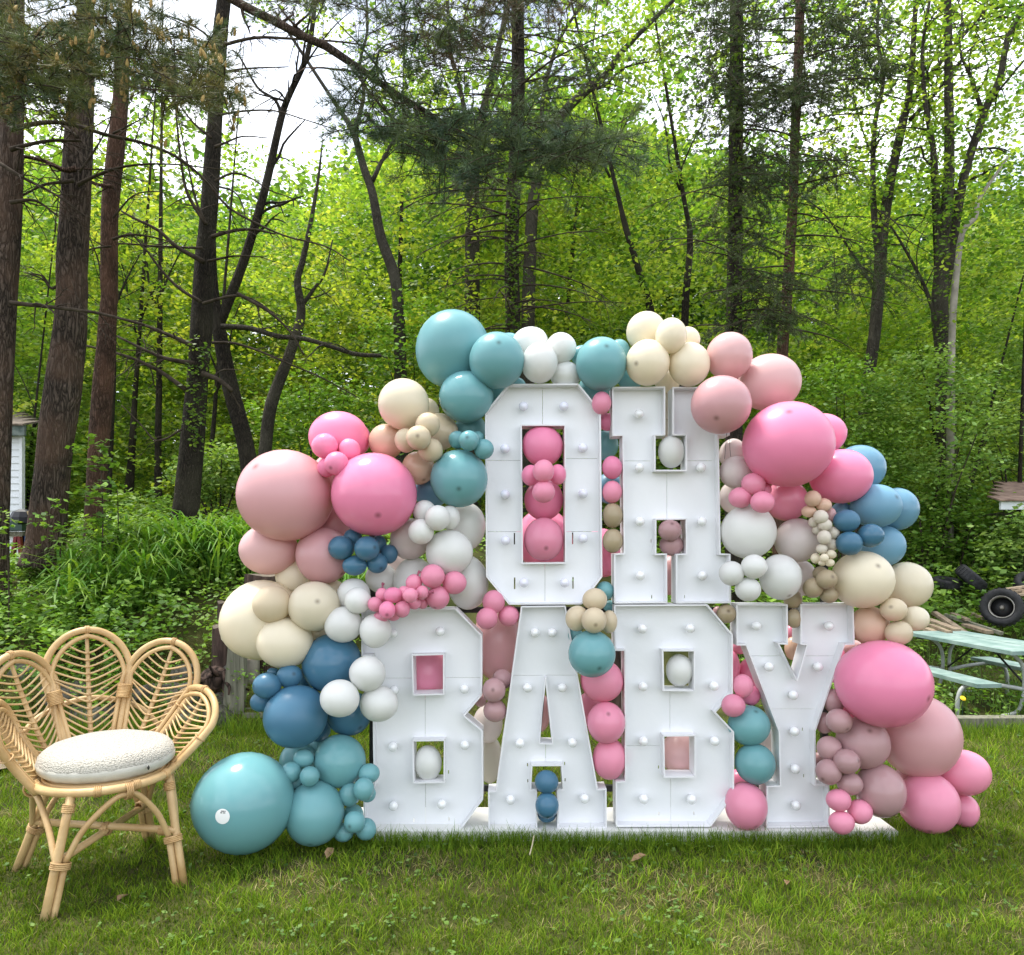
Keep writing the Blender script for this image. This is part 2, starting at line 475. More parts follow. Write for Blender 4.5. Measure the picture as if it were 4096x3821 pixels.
def area2(P): return sum(P[i][0] * P[(i + 1) % len(P)][1] - P[(i + 1) % len(P)][0] * P[i][1] for i in range(len(P)))
def offset_poly(P, d):
    """mitred offset to the left of travel for d > 0 on a counter-clockwise loop = inward"""
    n = len(P); out = []
    for i in range(n):
        a, b, c = Vector(P[i - 1]), Vector(P[i]), Vector(P[(i + 1) % n])
        e1, e2 = (b - a).normalized(), (c - b).normalized()
        n1, n2 = Vector((-e1.y, e1.x)), Vector((-e2.y, e2.x))
        m = n1 + n2; k = m.dot(n1)
        m = m / k if abs(k) > 0.25 else n1
        out.append(b + m * d)
    return out

bulb_prof = [(0.0, 0.026), (0.010, 0.0242), (0.0185, 0.0185), (0.0242, 0.010), (0.026, 0.0), (0.0245, -0.009), (0.020, -0.0165), (0.0145, -0.022), (0.0125, -0.027)]
sock_prof = [(0.0125, 0.0), (0.0135, -0.001), (0.0135, -0.022), (0.0, -0.022)]
_v, _f = lathe_data(bulb_prof, 20); bulb_mesh = mesh_from('bulb', _v, _f); bulb_mesh.materials.append(m_bulb)
bulb_mesh_o = mesh_from('bulb', _v, _f); bulb_mesh_o.materials.append(m_bulb_o)
_v, _f = lathe_data([(0.0, 0.0)] + sock_prof[1:], 14); sock_mesh = mesh_from('socket', _v, _f); sock_mesh.materials.append(m_socket)
for _m in (bulb_mesh, bulb_mesh_o): _m.polygons.foreach_set('use_smooth', np.ones(len(_m.polygons), dtype=bool))

def letter(name, label, crop, outline, holes, bulbs, seams, slots, ocrop=None, lilac=False):
    def W(p, c=crop):
        sx, sy = src(c, *p); q = at(sx, sy, LD); return (q.x, q.z)
    out = [W(p) for p in outline]
    if area2(out) < 0: out.reverse()                       # counter-clockwise in (x, z)
    hol = [[W(p) for p in h] for h in holes]
    for h in hol:
        if area2(h) < 0: h.reverse()
    zmin = min(p[1] for p in out); xm = sum(p[0] for p in out) / len(out)
    root = empty(name, (xm, LD + DEPTH / 2, zmin), label, 'marquee letter', 'white marquee letters')
    # --- side walls, one board for each straight edge
    def walls(loop, inward, nm):
        q = offset_poly(loop, WALL if inward else -WALL); n = len(loop)
        for i in range(n):
            j = (i + 1) % n
            a, b, c, d = Vector(loop[i]), Vector(loop[j]), Vector(q[j]), Vector(q[i])
            e = (b - a); ln = e.length
            if ln < 1e-4: continue
            e = e / ln * min(0.0006, ln * 0.1)
            a, d, b, c = a + e, d + e, b - e, c - e
            f = LD + random.uniform(-0.0012, 0.0012)
            vs = [(p.x, y, p.y) for y in (f, LD + DEPTH) for p in (a, b, c, d)]
            me = mesh_from(nm, vs, [(0, 1, 2, 3), (7, 6, 5, 4), (0, 4, 5, 1), (1, 5, 6, 2), (2, 6, 7, 3), (3, 7, 4, 0)])
            link(nm, me, m_edge, root)
    walls(out, True, 'side_board')
    for h in hol: walls(h, False, 'opening_board')
    # --- the recessed face, cut into its panels along the seams
    loops = [offset_poly(out, WALL * 0.5)] + [offset_poly(h, -WALL * 0.5) for h in hol]
    for s in slots: loops.append([Vector(W(p)) for p in ((s[0], s[1]), (s[2], s[1]), (s[2], s[3]), (s[0], s[3]))])
    pts, edges, o = [], [], 0
    for lp in loops:
        n = len(lp); pts += [Vector((p[0], p[1])) for p in lp]; edges += [(o + k, o + (k + 1) % n) for k in range(n)]; o += n
    pv, _, pf, *_r = delaunay_2d_cdt(pts, edges, [], 2, 1e-6)
    # keep triangles inside outline and outside all holes
    def inside(p, lp):
        c = False; n = len(lp)
        for i in range(n):
            a, b = lp[i], lp[i - 1]
            if (a[1] > p[1]) != (b[1] > p[1]) and p[0] < (b[0] - a[0]) * (p[1] - a[1]) / (b[1] - a[1]) + a[0]: c = not c
        return c
    bm = bmesh.new(); bv = [bm.verts.new((p.x, LD + INSET, p.y)) for p in pv]
    for t in pf:
        tris = [t] if len(t) == 3 else [(t[0], t[i], t[i + 1]) for i in range(1, len(t) - 1)]
        for q in tris:
            c = sum((pv[i] for i in q), Vector((0, 0))) / 3
            if inside(c, loops[0]) and not any(inside(c, h) for h in loops[1:]):
                try: bm.faces.new([bv[i] for i in q])
                except ValueError: pass
    g = 0.0009
    for kind, v, a0, a1 in seams:
        if kind == 'h': z = W((0, v))[1]; lo, hi = W((a0, v))[0], W((a1, v))[0]; no = (0, 0, 1); co = lambda s: (0, 0, z + s)
        else: x = W((v, 0))[0]; hi, lo = W((v, a0))[1], W((v, a1))[1]; no = (1, 0, 0); co = lambda s: (x + s, 0, 0)
        def sel():
            r = []
            for f in bm.faces:
                if kind == 'h': mn, mx = min(w.co.x for w in f.verts), max(w.co.x for w in f.verts)
                else: mn, mx = min(w.co.z for w in f.verts), max(w.co.z for w in f.verts)
                if mx > lo and mn < hi: r.append(f)
            return r
        for s in (-g, g):
            fs = sel(); ge = list({v for f in fs for v in f.verts}) + list({e for f in fs for e in f.edges}) + fs
            bmesh.ops.bisect_plane(bm, geom=ge, plane_co=co(s), plane_no=no, dist=1e-7)
        for s in (lo, hi):
            fs = sel(); ge = list({v for f in fs for v in f.verts}) + list({e for f in fs for e in f.edges}) + fs
            bmesh.ops.bisect_plane(bm, geom=ge, plane_co=(s, 0, 0) if kind == 'h' else (0, 0, s), plane_no=(1, 0, 0) if kind == 'h' else (0, 0, 1), dist=1e-7)
        dele = []
        for f in bm.faces:
            c = f.calc_center_median()
            if kind == 'h' and abs(c.z - z) < g and lo < c.x < hi: dele.append(f)
            if kind == 'v' and abs(c.x - x) < g and lo < c.z < hi: dele.append(f)
        bmesh.ops.delete(bm, geom=dele, context='FACES')
    bm.faces.ensure_lookup_table(); seen = set(); k = 0
    for f0 in bm.faces:
        if f0.index in seen: continue
        isl, st = [], [f0]; seen.add(f0.index)
        while st:
            f = st.pop(); isl.append(f)
            for e in f.edges:
                for g2 in e.link_faces:
                    if g2.index not in seen: seen.add(g2.index); st.append(g2)
        b2 = bmesh.new(); mp = {}
        for f in isl:
            for w in f.verts:
                if w.index not in mp: mp[w.index] = b2.verts.new(w.co)
            try: b2.faces.new([mp[w.index] for w in f.verts])
            except ValueError: pass
        bmesh.ops.recalc_face_normals(b2, faces=b2.faces)
        dy = random.uniform(-0.0008, 0.0008); ex = bmesh.ops.extrude_face_region(b2, geom=list(b2.faces))
        for w in ex['geom']:
            if isinstance(w, bmesh.types.BMVert): w.co.y += 0.006
        for w in b2.verts: w.co.y += dy
        bmesh.ops.recalc_face_normals(b2, faces=b2.faces)
        me = bpy.data.meshes.new('face_panel'); b2.to_mesh(me); b2.free()
        link('face_panel', me, m_board, root)
    bm.free()
    for bx, by in bulbs:
        sx, sy = src(crop, bx, by); q = at(sx, sy, LD + 0.02)
        bo = bpy.data.objects.new('bulb', bulb_mesh_o if lilac else bulb_mesh); COL.objects.link(bo); bo.parent = root
        bo.rotation_euler = (R(90) + random.uniform(-.06, .06), random.uniform(-.06, .06), 0); bo.location = q - Vector(root.location)
        so = bpy.data.objects.new('socket', sock_mesh); COL.objects.link(so); so.parent = bo; so.location = (0, 0, -0.0265)
    return root

o_out = [(205, 520), (640, 517), (778, 685), (788, 1712), (660, 1883), (210, 1885), (68, 1712), (62, 697)]
letter('letter_o', 'white marquee letter O with lilac tinted bulbs and pink balloons in its opening', 3, o_out,
       [[(290, 778), (553, 778), (557, 1622), (297, 1625)]],
       [(300, 658), (550, 658), (185, 920), (667, 915), (187, 1203), (668, 1198), (188, 1488), (668, 1475), (303, 1748), (555, 1748)],
       [('h', 984, 60, 292), ('h', 972, 556, 790), ('h', 1432, 60, 300), ('h', 1431, 556, 790), ('v', 421, 515, 780), ('v', 436, 1622, 1890)],
       [(240, 1440, 248, 1512), (606, 1437, 614, 1510), (241, 1720, 250, 1793), (608, 1717, 616, 1790)], lilac=True)
h_out = [(848, 538), (1177, 535), (1177, 838), (1117, 840), (1117, 1050), (1303, 1050), (1303, 838), (1222, 838), (1222, 538), (1574, 538), (1576, 838),
         (1508, 840), (1520, 1568), (1580, 1570), (1584, 1876), (1243, 1878), (1243, 1570), (1305, 1568), (1303, 1358), (1122, 1360), (1122, 1570), (1188, 1568),
         (1190, 1876), (862, 1878), (860, 1570), (920, 1566), (912, 840), (850, 842)]
letter('letter_h', 'white slab serif marquee letter H beside the letter O', 3, h_out, [],
       [(1015, 706), (1017, 1037), (1020, 1370), (1023, 1705), (1398, 1037), (1403, 1370), (1407, 1705), (1394, 706)],
       [('h', 987, 900, 1118), ('h', 986, 1302, 1530), ('v', 1202, 1049, 1361)],
       [(1100, 1480, 1106, 1502), (1307, 1480, 1311, 1500), (1104, 1830, 1110, 1852), (1312, 1830, 1316, 1850)])
b1_out = [(1152, 378), (1735, 360), (1898, 527), (1898, 900), (1792, 1027), (1903, 1117), (1905, 1545), (1760, 1742), (1166, 1760), (1165, 1462), (1228, 1457), (1217, 655), (1152, 658)]
letter('letter_b', 'white marquee letter B at the left, white balloons overlapping its upper corner', 2, b1_out,
       [[(1472, 655), (1657, 650), (1657, 888), (1478, 893)], [(1475, 1185), (1662, 1182), (1660, 1432), (1480, 1437)]],
       [(1640, 505), (1348, 517), (1790, 860), (1355, 868), (1348, 1217), (1792, 1207), (1350, 1583), (1650, 1573)],
       [('h', 803, 1657, 1910), ('h', 806, 1200, 1476), ('v', 1538, 891, 1186), ('v', 1541, 1435, 1765)],
       [(1461, 1393, 1467, 1415), (1682, 1385, 1688, 1408), (1464, 1688, 1470, 1710), (1685, 1680, 1691, 1702)])
a_out = [(440, 193), (715, 190), (915, 1325), (968, 1322), (970, 1568), (663, 1570), (663, 1327), (697, 1325), (688, 1182), (510, 1183), (502, 1325), (538, 1327), (540, 1575),
         (238, 1580), (235, 1338), (283, 1335)]
letter('letter_a', 'white marquee letter A with two blue balloons between its feet', 4, a_out, [[(587, 637), (632, 1042), (557, 1040)]],
       [(527, 357), (633, 357), (480, 698), (695, 697), (432, 1042), (757, 1037), (375, 1390), (832, 1383)],
       [('h', 634, 360, 584), ('h', 633, 590, 810), ('v', 595, 1041, 1184)],
       [(478, 1185, 484, 1207), (711, 1178, 717, 1200), (480, 1287, 486, 1308), (714, 1280, 720, 1302)])
b2_out = [(1015, 185), (1593, 182), (1750, 370), (1750, 735), (1645, 850), (1757, 970), (1757, 1368), (1612, 1558), (1027, 1560), (1025, 1278), (1083, 1275), (1078, 470), (1018, 470)]
letter('letter_b', 'white marquee letter B between the letters A and Y', 4, b2_out,
       [[(1320, 473), (1508, 473), (1508, 712), (1325, 710)], [(1325, 1000), (1512, 998), (1512, 1246), (1330, 1247)]],
       [(1190, 333), (1485, 330), (1193, 690), (1633, 688), (1196, 1028), (1637, 1028), (1198, 1387), (1494, 1388)],
       [('v', 1376, 711, 999), ('v', 1381, 1246, 1562), ('h', 1076, 1060, 1327)],
       [(1301, 1200, 1307, 1222), (1521, 1200, 1527, 1222), (1304, 1492, 1310, 1514), (1524, 1490, 1530, 1512)])
y_out = [(225, 180), (543, 182), (545, 432), (492, 430), (598, 655), (660, 435), (622, 432), (622, 180), (950, 180), (957, 432), (897, 434), (715, 970), (718, 1298), (800, 1298), (805, 1560),
         (410, 1565), (412, 1305), (495, 1303), (488, 970), (285, 437), (228, 437)]
letter('letter_y', 'white marquee letter Y at the right end of the lower row', 6, y_out, [],
       [(350, 315), (797, 315), (427, 568), (730, 568), (578, 743), (585, 967), (590, 1200), (594, 1425)],
       [('h', 512, 270, 560), ('h', 512, 625, 900), ('h', 845, 400, 800)],
       [(660, 963, 666, 985), (668, 1255, 674, 1277)])

# ------------------------------------------------------------------ white base, stand behind
m_base = surf('white_painted_base', (0.80, 0.80, 0.78), (0.70, 0.70, 0.67), rough=0.5, scale=3.0, bump=0.05, bump_scale=60)
base = empty('base_platform', (0.6, 4.2, 0), 'low white wooden platform under the lower row of letters', 'platform')
for x0, x1 in ((-0.93, 0.70), (0.704, 2.08)):
    b = MB(); b.box(((x0 + x1) / 2, 4.225, 0.030), (x1 - x0, 0.37, 0.054)); b.build('base_board', m_base, base)
m_black = surf('black_powder_coat', (0.012, 0.012, 0.013), (0.02, 0.02, 0.021), rough=0.45, scale=20)
stand = empty('backdrop_stand', (0.6, 4.48, 0), 'black metal frame stand behind the letters and balloons', 'stand')
def rod(p0, p1, r, name, mat, parent, seg=8):
    b = MB(); b.tube([p0, p1], r, seg, 1); return b.build(name, mat, parent, True)
for x in (-0.83, 1.86):
    b = MB(); b.box((x, 4.47, .86), (0.034, 0.034, 1.68)); b.build('upright', m_black, stand)
    b = MB(); b.box((x, 4.44, 0.012), (0.07, 0.62, 0.02)); b.build('foot', m_black, stand)
for z in (0.14, 1.21):
    b = MB(); b.box((0.515, 4.505, z), (2.66, 0.03, 0.034)); b.build('crossbar', m_black, stand)

# ------------------------------------------------------------------ balloons
PAL = {  # latex colours, label word, how much light passes
    'T': ((0.170, 0.395, 0.420), 'aqua', .13), 'B': ((0.066, 0.180, 0.280), 'denim blue', .10), 'L': ((0.170, 0.355, 0.490), 'light blue', .16),
    'P': ((0.87, 0.270, 0.440), 'bright pink', .15), 'Q': ((0.84, 0.310, 0.440), 'candy pink', .16), 'M': ((0.480, 0.290, 0.298), 'dusty mauve', .12),
    'U': ((0.670, 0.370, 0.385), 'dusty pink', .15), 'H': ((0.765, 0.480, 0.475), 'blush pink', .18), 'E': ((0.770, 0.690, 0.665), 'pale pinkish white', .25),
    'C': ((0.820, 0.735, 0.560), 'cream', .18), 'K': ((0.730, 0.500, 0.370), 'peach', .18), 'S': ((0.420, 0.340, 0.220), 'sand beige', .12),
    'A': ((0.650, 0.545, 0.380), 'light sand', .15), 'W': ((0.815, 0.820, 0.790), 'white', .22), 'I': ((0.690, 0.630, 0.530), 'ivory', .16),
}
def balloon_mat(key):
    c, word, tr = PAL[key]
    m, nt, out = new_mat('latex_' + word.replace(' ', '_')); N, L = nt.nodes, nt.links
    oi = N.new('ShaderNodeObjectInfo'); hs = N.new('ShaderNodeHueSaturation'); hs.inputs['Color'].default_value = (*c, 1)
    mr = N.new('ShaderNodeMapRange'); mr.inputs['To Min'].default_value = 0.93; mr.inputs['To Max'].default_value = 1.06
    L.new(oi.outputs['Random'], mr.inputs['Value']); L.new(mr.outputs['Result'], hs.inputs['Value'])
    # thicker latex at the crown of the balloon is darker
    a = N.new('ShaderNodeAttribute'); a.attribute_name = 'crown'
    rp = N.new('ShaderNodeValToRGB'); rp.color_ramp.elements[0].position = 0.15; rp.color_ramp.elements[1].position = 1.0
    rp.color_ramp.elements[0].color = (0.50, 0.47, 0.45, 1); rp.color_ramp.elements[1].color = (1, 1, 1, 1)
    L.new(a.outputs['Fac'], rp.inputs['Fac'])
    mu = N.new('ShaderNodeMix'); mu.data_type = 'RGBA'; mu.blend_type = 'MULTIPLY'; mu.inputs['Factor'].default_value = 1
    L.new(hs.outputs['Color'], mu.inputs['A']); L.new(rp.outputs['Color'], mu.inputs['B'])
    # faint stretch clouding of the latex
    tc = N.new('ShaderNodeTexCoord'); nz = N.new('ShaderNodeTexNoise'); nz.inputs['Scale'].default_value = 9; nz.inputs['Detail'].default_value = 3
    L.new(tc.outputs['Object'], nz.inputs['Vector'])
    m2 = N.new('ShaderNodeMapRange'); m2.inputs['To Min'].default_value = 0.96; m2.inputs['To Max'].default_value = 1.04; L.new(nz.outputs['Fac'], m2.inputs['Value'])
    h2 = N.new('ShaderNodeHueSaturation'); L.new(mu.outputs['Result'], h2.inputs['Color']); L.new(m2.outputs['Result'], h2.inputs['Value'])
    b = N.new('ShaderNodeBsdfPrincipled'); b.inputs['Roughness'].default_value = 0.33; b.inputs['Specular IOR Level'].default_value = 0.42
    rr = N.new('ShaderNodeMapRange'); rr.inputs['To Min'].default_value = 0.14; rr.inputs['To Max'].default_value = 0.42
    m3 = N.new('ShaderNodeMath'); m3.operation = 'FRACT'; m4 = N.new('ShaderNodeMath'); m4.operation = 'MULTIPLY'; m4.inputs[1].default_value = 7.13
    L.new(oi.outputs['Random'], m4.inputs[0]); L.new(m4.outputs[0], m3.inputs[0]); L.new(m3.outputs[0], rr.inputs['Value']); L.new(rr.outputs['Result'], b.inputs['Roughness'])
    t = N.new('ShaderNodeBsdfTranslucent'); mx = N.new('ShaderNodeMixShader'); mx.inputs['Fac'].default_value = tr
    L.new(h2.outputs['Color'], b.inputs['Base Color']); L.new(h2.outputs['Color'], t.inputs['Color'])
    L.new(b.outputs['BSDF'], mx.inputs[1]); L.new(t.outputs['BSDF'], mx.inputs[2]); L.new(mx.outputs['Shader'], out.inputs['Surface'])
    return m
BM = {k: balloon_mat(k) for k in PAL}

GL, GT, GR, GB, GW = ('balloons of the garland left of the letters', 'balloons of the garland above the letters', 'balloons of the garland right of the letters',
                  'balloons tucked between and inside the letters', 'tiny balloons in a bunch')
# crop, centre x, y, half width, half height, colour, depth offset, place (F before the letters, X behind them, - free), crown mark x,y or None, group, rest of the label
BAL = [
 (1,1565,305,228,238,'T',.12,'-',None,GT,'highest of the arch, left of the letter O'),
 (3,135,375,171,173,'T',-.02,'-',(150,305),GT,'resting on the top left corner of the letter O'),
 (1,1645,600,167,159,'T',.02,'-',(1520,690),GT,'under the two aqua ones at the upper left of the letter O'),
 (1,1260,645,158,157,'C',.0,'-',(1212,515),GL,'left of the aqua group, above the small sand cluster'),
 (1,1395,690,85,85,'C',.16,'-',None,GL,'peeping out behind the right side of the big upper left cream one'),
 (1,1150,875,107,107,'K',.08,'-',None,GL,'left of the small sand cluster, beside the bright pink ones'),
 (1,1350,1040,103,103,'K',.08,'-',(1390,1118),GL,'below the small sand cluster, right of the huge bright pink one'),
 (1,1482,815,112,115,'A',.10,'-',None,GL,'behind the right side of the small sand cluster'),
 (1,1408,772,76,75,'A',-.10,'-',None,GL,'top of the small sand cluster at the upper left'),
 (1,1352,853,77,77,'A',-.17,'-',(1355,852),GL,'foremost of the small sand cluster, dark spot at its centre'),
 (1,1275,870,70,75,'A',-.06,'-',None,GL,'left of the small sand cluster at the upper left'),
 (1,1425,927,75,75,'A',-.09,'-',None,GL,'bottom right of the small sand cluster at the upper left'),
 (1,1592,866,54,56,'T',-.02,'-',None,GL,'left of the aqua trio beside the letter O'),
 (1,1663,870,63,64,'T',-.12,'-',(1655,858),GL,'middle of the aqua trio beside the letter O'),
 (1,1755,923,60,63,'T',-.09,'F',None,GL,'right of the aqua trio, touching the side of letter O'),
 (1,1718,852,40,42,'T',.03,'-',None,GL,'behind the aqua trio beside the letter O'),
 (1,1602,1105,178,179,'T',-.02,'-',(1612,1180),GL,'below the aqua trio, left of the letter O'),
 (1,1670,800,95,100,'T',.2,'-',None,GL,'behind the aqua trio, half hidden by letter O'),
 (1,1850,560,100,120,'T',.28,'X',None,GT,'behind the slanted upper left corner of letter O'),
 (1,1430,1180,110,105,'L',.2,'-',None,GL,'mostly hidden behind the aqua one left of letter O'),
 (1,858,850,184,160,'P',.08,'-',(752,742),GL,'topmost of the left pink group, behind the small pink cluster'),
 (1,955,860,100,108,'P',.28,'-',None,GL,'a sliver behind the topmost left pink one'),
 (1,773,903,80,78,'P',-.08,'-',None,GL,'upper left of the four pink ones clustered above the huge pink'),
 (1,925,930,67,70,'P',-.05,'-',None,GL,'upper right of the four pink ones clustered above the huge pink'),
 (1,845,1012,75,74,'P',-.14,'-',(822,1045),GL,'lowest front one of the four pink clustered above the huge pink'),
 (1,785,1035,59,60,'P',-.06,'-',None,GL,'hindmost of the four pink ones clustered above the huge pink'),
 (1,528,1208,291,281,'U',.0,'-',(413,1052),GL,'the leftmost big one of the arch'),
 (1,1078,1203,263,257,'P',-.06,'-',(1138,1340),GL,'right of the huge dusty pink one at the left'),
 (1,800,1065,100,110,'H',.22,'-',None,GL,'a sliver between the two huge pink ones at the left'),
 (1,425,1545,180,154,'H',.12,'-',None,GL,'below the huge dusty pink one at the far left'),
 (1,765,1583,168,174,'U',.06,'-',(898,1700),GL,'left of the small denim blue cluster'),
 (1,830,1390,140,130,'U',.26,'-',None,GL,'behind, between the huge bright pink one and the blue cluster'),
 (1,873,1533,80,76,'B',-.05,'-',(812,1537),GL,'left of the seven clustered under the huge bright pink one'),
 (1,1033,1537,78,77,'B',-.11,'-',(1090,1530),GL,'foremost of the seven clustered under the huge bright pink one'),
 (1,945,1470,58,55,'B',.0,'-',None,GL,'top of the seven clustered under the huge bright pink one'),
 (1,955,1642,75,63,'B',-.05,'-',None,GL,'bottom left of the seven clustered under the huge bright pink one'),
 (1,1095,1627,65,64,'B',-.02,'-',(1128,1658),GL,'bottom right of the seven clustered under the huge bright pink one'),
 (1,1168,1572,54,60,'B',.0,'-',None,GL,'rightmost of the seven clustered under the huge bright pink one'),
 (1,1108,1510,46,54,'B',.03,'-',None,GL,'hidden behind the seven clustered under the huge bright pink one'),
 (1,1300,1478,122,128,'E',.08,'-',None,GL,'below right of the huge bright pink one'),
 (1,1388,1310,69,72,'W',-.05,'-',None,GL,'upper left of the four clustered below the aqua left of letter O'),
 (1,1470,1347,78,78,'W',-.13,'-',None,GL,'foremost of the four clustered below the aqua left of letter O'),
 (1,1545,1345,64,74,'W',-.03,'-',None,GL,'right of the four clustered below the aqua left of letter O'),
 (1,1367,1435,80,77,'W',-.11,'-',None,GL,'lower left of the four clustered below the aqua left of letter O'),
 (1,1540,1562,144,143,'W',-.02,'-',None,GL,'below the four white ones, above the tiny pink bunch'),
 (1,1645,1402,118,150,'W',.16,'-',None,GL,'behind the white cluster, beside the left side of letter O'),
 (1,1325,1735,130,138,'W',.13,'-',None,GL,'behind the tiny pink bunch'),
 (1,1122,1722,97,92,'W',.15,'-',None,GL,'between the blue cluster and the tiny pink bunch'),
 (1,1655,1748,125,168,'W',.12,'-',None,GL,'behind the right end of the tiny pink bunch'),
 (1,1240,1640,90,90,'E',.32,'-',None,GL,'peeping out right of the blue cluster'),
 (2,1592,162,74,74,'Q',-.12,'-',None,GL,'top of the pink trio that ends the tiny pink bunch'),
 (2,1727,203,74,72,'Q',-.08,'-',None,GL,'right of the pink trio that ends the tiny pink bunch'),
 (2,1625,295,73,74,'Q',-.09,'-',(1610,355),GL,'bottom of the pink trio that ends the tiny pink bunch'),
 (2,1477,203,51,52,'Q',-.12,'-',None,GW,'with its knot up, beside the top of the pink trio'),
 (2,1280,277,40,44,'Q',-.10,'-',None,GW,'with its knot up, upper left of the tiny pink bunch'),
 (2,1348,280,58,50,'P',-.17,'-',None,GW,'wide deep coloured one at the top of the tiny pink bunch'),
 (2,1416,272,44,50,'Q',-.14,'-',None,GW,'half hidden in the middle of the tiny pink bunch'),
 (2,1455,280,47,47,'Q',-.20,'-',None,GW,'foremost in the middle of the tiny pink bunch'),
 (2,1528,265,42,43,'Q',-.16,'-',None,GW,'with its knot to the right, right of the tiny pink bunch'),
 (2,1238,337,46,46,'Q',-.14,'-',None,GW,'leftmost of the tiny pink bunch'),
 (2,1312,372,52,55,'P',-.20,'F',(1318,398),GW,'deep coloured one low in the tiny pink bunch, dark spot below'),
 (2,1405,367,48,53,'Q',-.18,'F',None,GW,'lower middle of the tiny pink bunch, right of the deep one'),
 (2,1480,325,45,42,'Q',-.12,'F',None,GW,'under the foremost of the tiny pink bunch'),
 (2,1530,330,36,36,'Q',-.09,'-',None,GW,'tucked in before the bottom of the pink trio'),
 (2,1275,415,45,40,'Q',-.11,'F',None,GW,'lowest of the tiny pink bunch, over the corner of letter B'),
 (2,1350,402,45,38,'Q',-.09,'F',None,GW,'hidden at the underside of the tiny pink bunch'),
 (2,1298,330,28,28,'Q',-.10,'-',None,GW,'smallest filler inside the left of the tiny pink bunch'),
 (2,1105,275,102,100,'W',.0,'-',None,GL,'behind, left of the tiny pink bunch'),
 (2,1130,313,83,82,'W',-.10,'-',None,GL,'just left of the tiny pink bunch, in front'),
 (2,1043,461,113,112,'W',-.08,'-',None,GL,'above the large denim blue one, left of letter B'),
 (2,1240,497,100,105,'W',-.10,'F',None,GL,'over the upper left corner of the left letter B'),
 (2,540,432,245,247,'C',.08,'-',None,GL,'leftmost cream one, low on the left side'),
 (2,600,337,118,114,'A',-.05,'-',None,GL,'in front of the huge cream one at the left'),
 (2,862,348,161,154,'C',-.05,'-',(917,308),GL,'between the huge cream one and the white ones'),
 (2,680,575,172,156,'C',-.04,'-',None,GL,'below the others of the cream group, above the blue ones'),
 (2,745,160,120,115,'C',.16,'-',None,GL,'behind, between the dusty pink ones and the cream group'),
 (2,880,515,85,80,'C',.14,'-',None,GL,'a sliver behind the cream group beside the denim blue'),
 (2,985,260,72,70,'C',.13,'-',None,GL,'a sliver behind the white one at the end of the pink bunch'),
 (2,970,702,183,184,'B',.0,'-',None,GL,'uppermost of the big denim ones left of letter B'),
 (2,745,1030,193,192,'B',-.10,'-',(618,1125),GL,'front and lowest of the big denim ones'),
 (2,567,840,85,80,'B',-.12,'-',(503,833),GL,'left of the pair above the lowest big denim one'),
 (2,708,780,78,73,'B',-.08,'-',(752,757),GL,'right of the pair above the lowest big denim one'),
 (2,535,938,69,60,'B',-.03,'-',None,GL,'leftmost denim one, against the side of the lowest big one'),
 (2,610,757,40,28,'B',.03,'-',None,GL,'peeping out above the pair of denim ones'),
 (2,1077,1010,140,137,'B',.06,'-',(1162,1080),GL,'behind the white trio at the left edge of letter B'),
 (2,890,1110,72,75,'B',.12,'-',None,GL,'a sliver between the two lower big denim ones'),
 (2,810,790,55,65,'B',.1,'-',None,GL,'a sliver between the denim pair and the uppermost big one'),
 (2,1192,765,110,111,'W',-.14,'F',None,GL,'top of the trio over the edge of the left letter B'),
 (2,1018,917,120,115,'W',-.20,'-',None,GL,'left and foremost of the trio over the edge of letter B'),
 (2,1260,951,117,111,'W',-.13,'F',None,GL,'right of the trio over the edge of the left letter B'),
 (2,432,1562,297,304,'T',-.2,'-',None,GL,'with a round sticker, on the grass at the far left'),
 (2,1020,1307,158,160,'T',-.05,'-',None,GL,'below the denim ones, beside the foot of letter B'),
 (2,862,1629,182,193,'T',-.15,'-',(868,1775),GL,'on the grass right of the huge one with the sticker'),
 (2,765,1300,117,110,'T',.08,'-',None,GL,'behind the small aqua cluster above the huge stickered one'),
 (2,795,1288,63,58,'T',-.10,'-',None,GL,'top of the four small ones right above the huge stickered one'),
 (2,715,1375,63,63,'T',-.16,'-',(693,1362),GL,'left of the four small ones right above the huge stickered one'),
 (2,832,1400,60,62,'T',-.19,'-',None,GL,'right of the four small ones right above the huge stickered one'),
 (2,735,1440,56,45,'T',-.1,'-',None,GL,'lowest of the four small ones right above the huge stickered one'),
 (2,1200,1382,66,60,'T',-.09,'F',None,GL,'top of the small ones along the lower left edge of letter B'),
 (2,1167,1478,64,69,'T',-.17,'F',None,GL,'foremost in the middle of those along the lower edge of B'),
 (2,1080,1513,66,71,'T',-.11,'-',None,GL,'left in the middle of those along the lower edge of B'),
 (2,1192,1508,50,52,'T',-.08,'F',None,GL,'half hidden in the middle of those along the lower edge of B'),
 (2,1100,1632,62,58,'T',-.03,'-',None,GL,'behind the lowest aqua trio at the foot of letter B'),
 (2,1110,1681,65,68,'T',-.17,'-',(1092,1688),GL,'top of the lowest trio at the foot of letter B'),
 (2,1180,1726,63,67,'T',-.13,'F',None,GL,'right of the lowest trio at the foot of letter B'),
 (2,1043,1747,60,56,'T',-.14,'-',None,GL,'left of the lowest trio at the foot of letter B'),
 (2,885,1215,60,50,'T',.14,'-',None,GL,'a sliver under the lowest big denim one'),
 # above the letters
 (3,340,272,112,102,'W',.15,'-',None,GT,'top of the white group above letter O, glossy and thin'),
 (3,530,299,93,96,'W',.05,'-',None,GT,'upper right of the white group above letter O'),
 (3,400,390,111,125,'W',-.02,'-',None,GT,'front one of the white group above letter O'),
 (3,560,468,92,88,'W',.06,'-',None,GT,'lower right of the white group, on the top of letter O'),
